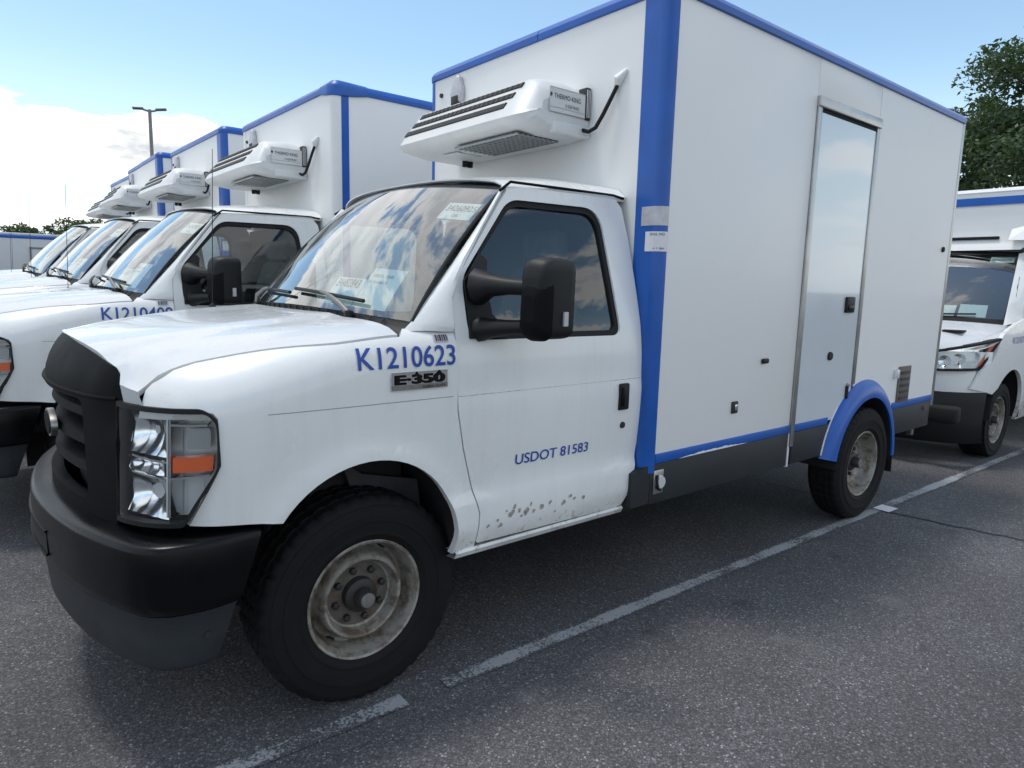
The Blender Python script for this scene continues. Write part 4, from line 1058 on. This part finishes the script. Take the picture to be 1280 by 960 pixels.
# ================================================================ the other trucks of the row
def clone(dx, dy, dz, number, label, style, dn=0.0, rz=0.0):
    r = copy_tree(TRUCK); r.location = (dx, dy, dz); r.rotation_euler = (0, 0, rz); r['label'] = label
    for ch in list(r.children):
        if ch.name.startswith(('number_lettering', 'paper_sheet')) and ch.name.startswith('number'): bpy.data.objects.remove(ch)
    if style != 'blue':
        for ch in list(r.children):
            if ch.name.startswith('cargo_box'):
                for d in [k for k in ch.children_recursive]: bpy.data.objects.remove(d)
                bpy.data.objects.remove(ch)
        box_body(r, style)
    if number:
        text_mesh('number_lettering', number, .100, lambda a, b: onf(-.070+a, 1.222+dn+b), 'text_blue', r, width=.376, bold=.0012, cut=.012)
    return r
clone(-.36, 2.52, gz(2.52), 'K1210409', 'white box truck numbered K12104, standing directly beyond the nearest truck', 'white')
clone(-.43, 4.76, gz(4.76)+.02, 'K1210511', 'third white box truck of the row, between two others with cooling units', 'blue', rz=.008)
clone(-.50, 6.95, gz(6.95)+.02, 'K1210377', 'fourth white box truck of the row, mostly hidden, its cooling unit under the lamp post', 'blue', rz=-.010)
clone(-.36, 9.10, gz(9.10)+.02, 'K1210285', 'farthest white box truck of the row, only its windshield edge and unit showing', 'blue', rz=.012)

# ================================================================ the van behind
VX, VYC = 6.42, -.02            # front axle, centre line
V = empty('cutaway_van', (VX, VYC, 0))
tag(V, 'white cutaway van with raised blue-banded body, nose behind the nearest truck', 'van')
vw = curve([(-.95, .55), (-.90, .70), (-.84, .80), (-.74, .885), (-.6, .94), (-.4, .97), (0, .985), (2, .985)])
vz = curve([(.20, .90), (.35, .95), (.6, .975), (.9, .985), (1.15, .975), (1.35, .95), (1.7, .87), (2.0, .79)])
def VS(x, z): return vz(z)-(.985-vw(x))
def vmap(sy, out=0): return lambda x, z, d: Vector((x, sy*(VS(x, z)+out-d), z))
for sy in (-1, 1):
    o = [(.55, .32), (.55, 1.28), (.30, 1.30), (.0, 1.26), (-.20, 1.215), (-.33, 1.165), (-.385, 1.12), (-.44, 1.03), (-.52, .93), (-.64, .875), (-.72, .70), (-.52, .66), (-.43, .64)]
    for i in range(19):
        a = R(140-140*i/18); o.append((.0+.42*math.cos(a), .42+.42*math.sin(a)))
    panel('fender', o+[(.42, .32)], [], vmap(sy), 'white_paint', V, step=.08, thick=.03)
    dop = [(.56, .32), (1.55, .32), (1.55, 1.9), (1.0, 1.98), (.93, 1.94), (.56, 1.44)]
    wn = rounded([(.66, 1.22), (1.45, 1.30), (1.45, 1.86), (1.05, 1.88), (.68, 1.42)], .06)
    d_ = panel('door', dop, [wn], vmap(sy), 'white_paint', V, step=.09, thick=.03)
    panel('window_glass', wn, [], vmap(sy, -.012), 'side_glass', d_, step=.1, thick=0)
    q = rounded([(.30, 1.30), (.545, 1.26), (.545, 1.42), (.50, 1.46)], .02)
    panel('quarter_glass', q, [], vmap(sy, .003), 'dark', V, step=.1, thick=.01)
    # pillar
    rows = []
    for k in range(9):
        t_ = k/8; a = Vector((.00, .86, 1.235)).lerp(Vector((.80, .70, 1.93)), t_); b = Vector((.55, .955, 1.29)).lerp(Vector((.93, .80, 1.95)), t_) if t_ > .0 else Vector((.40, .965, 1.27))
        rows.append([(a.x, sy*a.y, a.z), ((a.x+b.x)/2-.02, sy*((a.y+b.y)/2+.015), (a.z+b.z)/2+.01), (b.x, sy*b.y, b.z)])
    MB().grid(rows).build('pillar', 'white_paint', V, smooth=60)
    # headlight swept back
    hl = empty('headlight'); hl.parent = V
    hp2 = [(-.93, .56), (-.88, .71), (-.79, .825), (-.62, .915), (-.385, .965)]
    def hv(s, z, d=0):
        k = s*4; i = min(3, int(k)); t_ = k-i; a, b = Vector(hp2[i]), Vector(hp2[i+1]); p = a.lerp(b, t_); tg = (b-a).normalized(); n = Vector((-tg.y, tg.x)); n = -n if n.x > 0 else n
        p = p-n*d; return Vector((p.x+.12*(z-.9), sy*p.y, z))
    ol = rounded([(.0, .93), (.10, .845), (.72, .86), (1.0, 1.14), (.12, 1.03)], .03)
    panel('lamp_housing', ol, [], lambda s, z, d: hv(s, z, .05), 'reflector', hl, step=.06, thick=0)
    panel('lamp_bezel', ol, [rounded([(.04, .935), (.13, .865), (.70, .88), (.95, 1.115), (.14, 1.01)], .03)], lambda s, z, d: hv(s, z, -.004+d), 'dark', hl, step=.06, thick=.04)
    panel('lens', ol, [], lambda s, z, d: hv(s, z, .0), 'lens_clear', hl, step=.06, thick=0)
    panel('turn_signal', [(.68, .885), (.76, .92), (.95, 1.11), (.84, 1.085)], [], lambda s, z, d: hv(s, z, .006), 'amber', hl, step=.06, thick=0)
    for k in range(3): MB().lathe([(0, .01), (-.03, .045), (-.035, .05)], 16, 'x', tuple(hv(.24+.2*k, .935+.02*k, .02)+Vector((.03, 0, 0)))).build('reflector', 'chrome', hl, smooth=40)
    # wheels with black tyre and steel rim
    wheel(V, 0, .90, sy, r=.352, dish='front'); wheel(V, 3.6, .90, sy, r=.352, dish='front')
    rows = [[(.0+.44*math.cos(R(a)), sy*yy, .42+.44*math.sin(R(a))) for yy in (.96, .5)] for a in range(-10, 191, 12)]
    MB().grid(rows).build('wheel_house', 'dark', V, smooth=40)
def vsec(z, x0):   # plan curve of the nose at height z
    return [(x0+ (vw_-0) , y) for vw_, y in ((.0, 0), (.01, .3), (.05, .55), (.12, .72), (.25, .86), (.42, .95))]
def nose(name, zs_, mat):
    rows = []
    for z, x0 in zs_:
        half = vsec(z, x0); row = [(x, -y, z) for x, y in half[::-1]]+[(x, y, z) for x, y in half[1:]]; rows.append(row)
    return MB().grid(rows).build(name, mat, V, smooth=50)
nose('bumper_upper', [(.665, -.955), (.74, -.96), (.85, -.945), (.90, -.94), (.96, -.94), (1.02, -.93)], 'white_paint')
bm_ = nose('bumper_lower', [(.20, -.90), (.24, -.955), (.40, -.985), (.55, -.975), (.64, -.965), (.668, -.95)], 'black_plastic')
bx('lower_intake', (-.992, -.50, .36), (-.955, .50, .50), 'dark', V, bevel=.01)
bx('fog_recess', (-.93, -.86, .40), (-.80, -.60, .55), 'dark', V, bevel=.03)
bx('grille', (-.955, -.45, .72), (-.93, .45, .98), 'black_plastic', V, bevel=.02)
for k in range(3): bx('grille_bar', (-.965, -.43, .76+.075*k), (-.950, .43, .79+.075*k), 'grille_dark', V, bevel=.006)
rows = []
for i in range(13):
    u = i/12; row = []
    for j in range(25):
        q = -1+2*j/24; a = abs(q)
        x = (-.93+.22*a**2.5)*(1-u)+(-.10+.24*a*a)*u; yl = .60+(.90-.60)*min(1, u*1.5)
        z = 1.035+.225*u**.75-(.03+.01*(1-u))*a**3
        row.append((x, q*yl, z))
    rows.append(row)
MB().grid([[(p[0]+.01, p[1], p[2]-.08) for p in rows[0]]]+rows).build('hood', 'hood_white_dimmed', V, smooth=50)
ft = curve([(-.9, 1.02), (-.7, 1.045), (-.5, 1.09), (-.385, 1.12), (-.33, 1.165), (-.20, 1.215), (0, 1.26), (.30, 1.30)])
for s in (-1, 1):
    rw = []
    for r0 in rows:
        p = r0[0] if s < 0 else r0[-1]
        xq = max(-.86, p[0]); yq = VS(xq, ft(xq)); m_ = ((p[0]+xq)/2, s*(abs(p[1])+yq)/2, (p[2]+ft(xq))/2+.02)
        rw.append([p, m_, (xq, s*(yq-.002), ft(xq)-.002)])
    MB().grid(rw).build('hood_shoulder', 'hood_white_dimmed', V, smooth=60)
bx('hood_scoop', (-.42, -.66, 1.165), (-.28, -.50, 1.185), 'dark', V, bevel=.004)
def vws(u, t_, d=0):
    q = abs(u); b = Vector((-.08+.24*q*q, .88*u, 1.26-.02*q)); tp = Vector((.76+.12*q*q, .72*u, 1.955-.02*q)); p = b.lerp(tp, t_); return p+Vector((-.6, 0, .7))*d+Vector((-.03, 0, .03))*(4*t_*(1-t_))
wgv = MB().grid([[tuple(vws(-1+2*j/16, i/8)) for j in range(17)] for i in range(9)]).build('windshield', 'windshield_glass', V, smooth=60)
MB().grid([[tuple(vws(-1+2*j/16, t_, .004)) for j in range(17)] for t_ in (-.03, .05)]).build('windshield_border', 'dark', wgv, smooth=60)
MB().grid([[tuple(vws(-1+2*j/16, t_, .004)) for j in range(17)] for t_ in (.95, 1.02)]).build('windshield_border', 'dark', wgv, smooth=60)
for s in (-1, 1): MB().grid([[tuple(vws(s*u, i/8, .004)) for u in (.955, 1.01)] for i in range(9)]).build('windshield_border', 'dark', wgv, smooth=60)
for u0, u1, t0, t1 in ((-.92, -.66, .84, .93), (-.50, -.14, .07, .20), (-.78, -.53, .07, .22)):
    MB().grid([[tuple(vws(u0+(u1-u0)*i/3, t0+(t1-t0)*j/3, -.008)) for i in range(4)] for j in range(4)]).build('paper_sheet', 'paper', V, smooth=60)
text_mesh('paper_print', '34260918', .05, lambda a, b: vws(-.68-a/.88, .865+b/1.08, -.005), 'paper_ink', V, width=.18)
MB().tube([tuple(vws(-.1-.06*k, .045+.004*k, .02)) for k in range(11)], .009, 6).build('wiper_blade', 'black_plastic', V, smooth=60)
text_mesh('number_lettering', 'K1210377', .085, lambda a, b: Vector((-.10+a, -(VS(-.10+a, 1.08+b)+.004), 1.08+b)), 'text_blue', V, width=.34)
MB().grid([[(.78+.1*q*q+u*.8, q*.80, 1.95+.06*(1-q*q)) for q in [-1+.2*i for i in range(11)]] for u in (0, .5, 1)]).build('cab_roof', 'white_paint', V, smooth=60)
bx('interior_bulkhead', (1.5, -.8, .4), (1.54, .8, 1.95), 'cabin_grey', V, bevel=0)
bx('dashboard', (.12, -.80, 1.0), (.5, .80, 1.235), 'dash', V, bevel=.04)
for yc_ in (-.42, .42): MB().box((1.12, yc_-.24, .9), (1.28, yc_+.24, 1.70)).build('seat_back', 'seat_grey', V, bevel=.06, seg=3)
# side mirror of the van
vm = empty('side_mirror'); vm.parent = V
MB().box((.50, -1.28, 1.36), (.62, -1.06, 1.66)).build('mirror_head', 'black_plastic', vm, bevel=.04, seg=4)
MB().tube([(.52, -.95, 1.36), (.56, -1.10, 1.42)], .03, 8).build('mirror_arm', 'black_plastic', vm, smooth=60)
# body over the cab
vb = empty('van_body'); vb.parent = V
def vring(x, hw, z0, z1, r=.12):
    pts_ = rounded([(-hw, z0), (hw, z0), (hw, z1), (-hw, z1)], [.02, .02, r, r], 6)
    return [(x, y, z) for y, z in pts_]
caps = [(.86, .93, 2.13, 2.50), (.79, 1.00, 2.16, 2.555), (.80, 1.02, 2.12, 2.575), (.90, 1.045, 2.08, 2.60), (1.55, 1.06, 2.03, 2.62)]
caps[0] = (.80, .96, 2.17, 2.54)
mb = MB().grid([vring(*c) for c in caps], cv=True); mb.poly(vring(*caps[0])); mb.build('overcab_cap', 'box_white', vb, smooth=40)
MB().grid([vring(1.55, 1.06, .45, 2.62), vring(4.8, 1.06, .45, 2.64)], cv=True).poly(vring(1.55, 1.06, .45, 2.62)).poly(vring(4.8, 1.06, .45, 2.64)).build('body_shell', 'box_white', vb, smooth=40)
MB().grid([[(.777, y, z) for y in (-.97, -.30, .30, .97)] for z in (2.42, 2.50)]).build('blue_band', 'blue_paint', vb)
for s in (-1, 1): MB().grid([[(.777, s*.972, z), (.79, s*1.012, z), (.895, s*1.052, z), (1.55, s*1.067, z), (4.7, s*1.067, z)] for z in (2.42, 2.50)]).build('blue_band', 'blue_paint', vb, smooth=50)
for s in (-1, 1):   # raking cheek from cab roof up to the cap
    MB().add([(.70, s*.62, 2.06), (.70, s*.96, 2.05), (1.0, s*1.075, 2.04), (1.5, s*1.09, 2.04), (1.5, s*1.09, 2.42), (1.25, s*1.085, 2.42), (.775, s*.80, 2.22), (.775, s*.62, 2.17)],
             [(0, 1, 6, 7), (1, 2, 5, 6), (2, 3, 4, 5)]).build('cap_cheek', 'box_white', vb)
MB().grid([[(.745, q*.72, 1.966), (.765, q*.78, 2.02), (.785, q*.80, 2.06), (.785, q*.80, 2.19)] for q in (-1, -.5, 0, .5, 1)]).build('roof_header', 'box_white', vb, smooth=50)
bx('cap_gap', (.765, -.52, 2.075), (.80, .52, 2.105), 'dark', vb, bevel=.006)

# ================================================================ far things
def far(px, py, dist):
    d = r_*((px-640)/841.98)-u_*((py-480)/841.98)+f_; h = math.hypot(d.x, d.y); d = d/h*dist
    return cam.matrix_world.translation+d
GZ = gz(14)
# trailer side on
A = far(-150, 340, 34); B = far(118, 345, 34)
TL = empty('parked_box_truck', (A.x, A.y, GZ), math.atan2(B.y-A.y, B.x-A.x)); L_ = math.hypot(B.x-A.x, B.y-A.y)
tag(TL, 'distant white truck body seen side-on below the low clouds at far left', 'truck')
bx('body_shell', (0, 0, .75), (L_, 2.2, 2.60), 'trailer_white', TL, bevel=.03)
bx('roof_trim', (-.02, -.02, 2.58), (L_+.02, 2.22, 2.70), 'blue_paint', TL, bevel=.02)
bx('roof', (.05, .05, 2.70), (L_-.05, 2.15, 2.80), 'trailer_white', TL, bevel=.03)
bx('skirt', (0, -.005, .55), (L_, .04, .745), 'skirt_grey', TL)
pxm = lambda px: (far(px, 330, 34)-A).xy.length
xa, xb = pxm(38), pxm(62)
bx('door_leaf', (xa+.06, -.02, .80), (xb-.06, .005, 2.18), 'trailer_white', TL)
for x in (xa, xb-.06): bx('door_frame', (x, -.04, .76), (x+.06, .005, 2.24), 'galv', TL)
bx('door_header', (xa, -.045, 2.19), (xb, .005, 2.26), 'galv', TL)
for s in (.12, .85):
    for yy, sg in ((.12, -1), (2.05, 1)): wheel(TL, L_*s, yy*sg if sg > 0 else -yy, sg)
# dark small thing at left edge: black SUV roof top behind hood
Kp = far(8, 348, 20)
KV = empty('dark_car', (Kp.x-2.0, Kp.y, gz(20)))
tag(KV, 'low dark car at the left edge beyond the white hoods', 'car')
rows = []
for x, zt_, hw in ((-1.9, .75, .75), (-1.85, .95, .82), (-.9, 1.05, .86), (-.35, 1.42, .70), (.6, 1.50, .72), (1.45, 1.36, .70), (1.95, 1.0, .82), (2.05, .72, .78)):
    rows.append([(x, -hw, .30), (x, -hw-.02, .62), (x, -hw*.97, min(zt_, .98)), (x, -hw*.78, zt_), (x, 0, zt_+.03), (x, hw*.78, zt_), (x, hw*.97, min(zt_, .98)), (x, hw+.02, .62), (x, hw, .30)])
MB().grid(rows).build('car_body', 'bumper_black', KV, smooth=50)
MB().grid([[(x, -.76, z) for x in (-.3, .6, 1.3)] for z in (1.05, 1.36)]).build('side_window', 'side_glass', KV)
for xx in (-1.2, 1.3):
    for s in (-1, 1): wheel(KV, xx, .84, s, r=.352)

# lamp post
pt_ = far(187, 137, 42)
LP = empty('lamp_post', (pt_.x, pt_.y, GZ)); H = pt_.z-GZ
tag(LP, 'grey parking-lot lamp post with two flat heads rising behind the trucks', 'lamp post')
MB().lathe([(0, .30), (.75, .30), (.76, .0)], 20, 'z').build('concrete_base', 'galv', LP, smooth=40)
MB().tube([(0, 0, .7), (0, 0, H*.5), (0, 0, H)], [.12, .10, .085], 12).build('pole', 'galv', LP, smooth=60)
ang = -.30
for s in (-1, 1):
    dv = Vector((math.cos(ang), math.sin(ang), 0))*s
    MB().tube([Vector((0, 0, H-.10)), dv*.30+Vector((0, 0, H-.02))], .05, 8).build('lamp_arm', 'galv', LP)
    a = dv*.28+Vector((0, 0, H-.02)); b = dv*.80+Vector((0, 0, H+.05*s)); sd_ = Vector((-dv.y, dv.x, 0))*.18
    mb = MB(); up3 = Vector((0, 0, .08))
    mb.add([a-sd_, a+sd_, b+sd_, b-sd_, a-sd_+up3, a+sd_+up3, b+sd_+up3, b-sd_+up3], [(0, 1, 2, 3), (4, 5, 6, 7), (0, 1, 5, 4), (1, 2, 6, 5), (2, 3, 7, 6), (3, 0, 4, 7)])
    mb.build('lamp_head', 'galv', LP, bevel=.02)

# trees
def tree(name, label, loc, h, cr, cz, nleaf, leaf, mat, seed, squash=.85, group=None, clumps=42):
    rg = random.Random(seed); tr = empty(name, loc); tag(tr, label, 'tree', group)
    tk = MB(); top_ = Vector((rg.uniform(-.2, .2), rg.uniform(-.2, .2), cz+.3*cr))
    tk.tube([Vector((0, 0, -.05)), Vector((.05, .03, cz*.35)), top_*.7, top_], [h*.032, h*.024, h*.015, h*.005], 10)
    cl = []
    for k in range(clumps):
        while True:
            p = Vector((rg.uniform(-1, 1), rg.uniform(-1, 1), rg.uniform(-1, 1)))
            if .15 < p.length < 1: break
        p = p*(.55+.45*p.length)/max(p.length, .01)*rg.uniform(.75, 1.05)*p.length**.3
        c = Vector((p.x*cr, p.y*cr, cz+p.z*cr*squash)); cl.append((c, cr*rg.uniform(.17, .34)))
        q = Vector((0, 0, max(cz*.4, min(c.z-.4*cr*.6, top_.z))))
        tk.tube([q, q.lerp(c, .5)+Vector((0, 0, -.08*cr)), c], [h*.010, h*.006, h*.002], 5)
    tk.build('trunk', 'bark', tr, smooth=60)
    v = []; f = []
    for k in range(nleaf):
        c, rd = cl[rg.randrange(len(cl))]
        d = Vector((rg.gauss(0, 1), rg.gauss(0, 1), rg.gauss(0, 1))).normalized()*rd*rg.random()**.45
        d.z *= .75
        p = c+d; a = Vector((rg.gauss(0, 1), rg.gauss(0, 1), rg.gauss(0, .7))).normalized(); b = a.cross(Vector((rg.gauss(0, 1), rg.gauss(0, 1), rg.gauss(0, 1)))).normalized()
        s = leaf*rg.uniform(.6, 1.3); n0_ = len(v)
        v += [p-a*s, p+b*s*.45, p+a*s, p-b*s*.45]; f.append((n0_, n0_+1, n0_+2, n0_+3))
    me = bpy.data.meshes.new('crown'); me.from_pydata([tuple(q) for q in v], [], f); link_mesh('crown', me, mat, tr)
    return tr
tree('oak_tree', 'tall dark leafy tree behind the white van at right', (28.2, 3.3, GZ), 10.0, 4.2, 6.1, 40000, .10, 'leaf', 11, 1.0, clumps=70)
tree('oak_tree', 'tree whose top twigs just clear the blue roof edge', (31.5, 8.2, GZ), 9.6, 2.6, 6.9, 14000, .095, 'leaf', 12, .95)
p = far(45, 320, 52); tree('round_tree', 'small round far tree above the distant truck body at left', (p.x, p.y, GZ), 4.4, 1.9, 3.1, 4500, .13, 'leaf_far', 13, .55)
p = far(112, 320, 55); tree('round_tree', 'far dark tree between distant truck body and the row of windshields', (p.x, p.y, GZ), 5.2, 2.6, 3.0, 7000, .14, 'leaf_far', 14, .75)
p = far(88, 320, 58); tree('round_tree', 'lowest far tree just right of the small round one', (p.x, p.y, GZ), 4.4, 2.0, 2.7, 4500, .13, 'leaf_far', 15, .65)
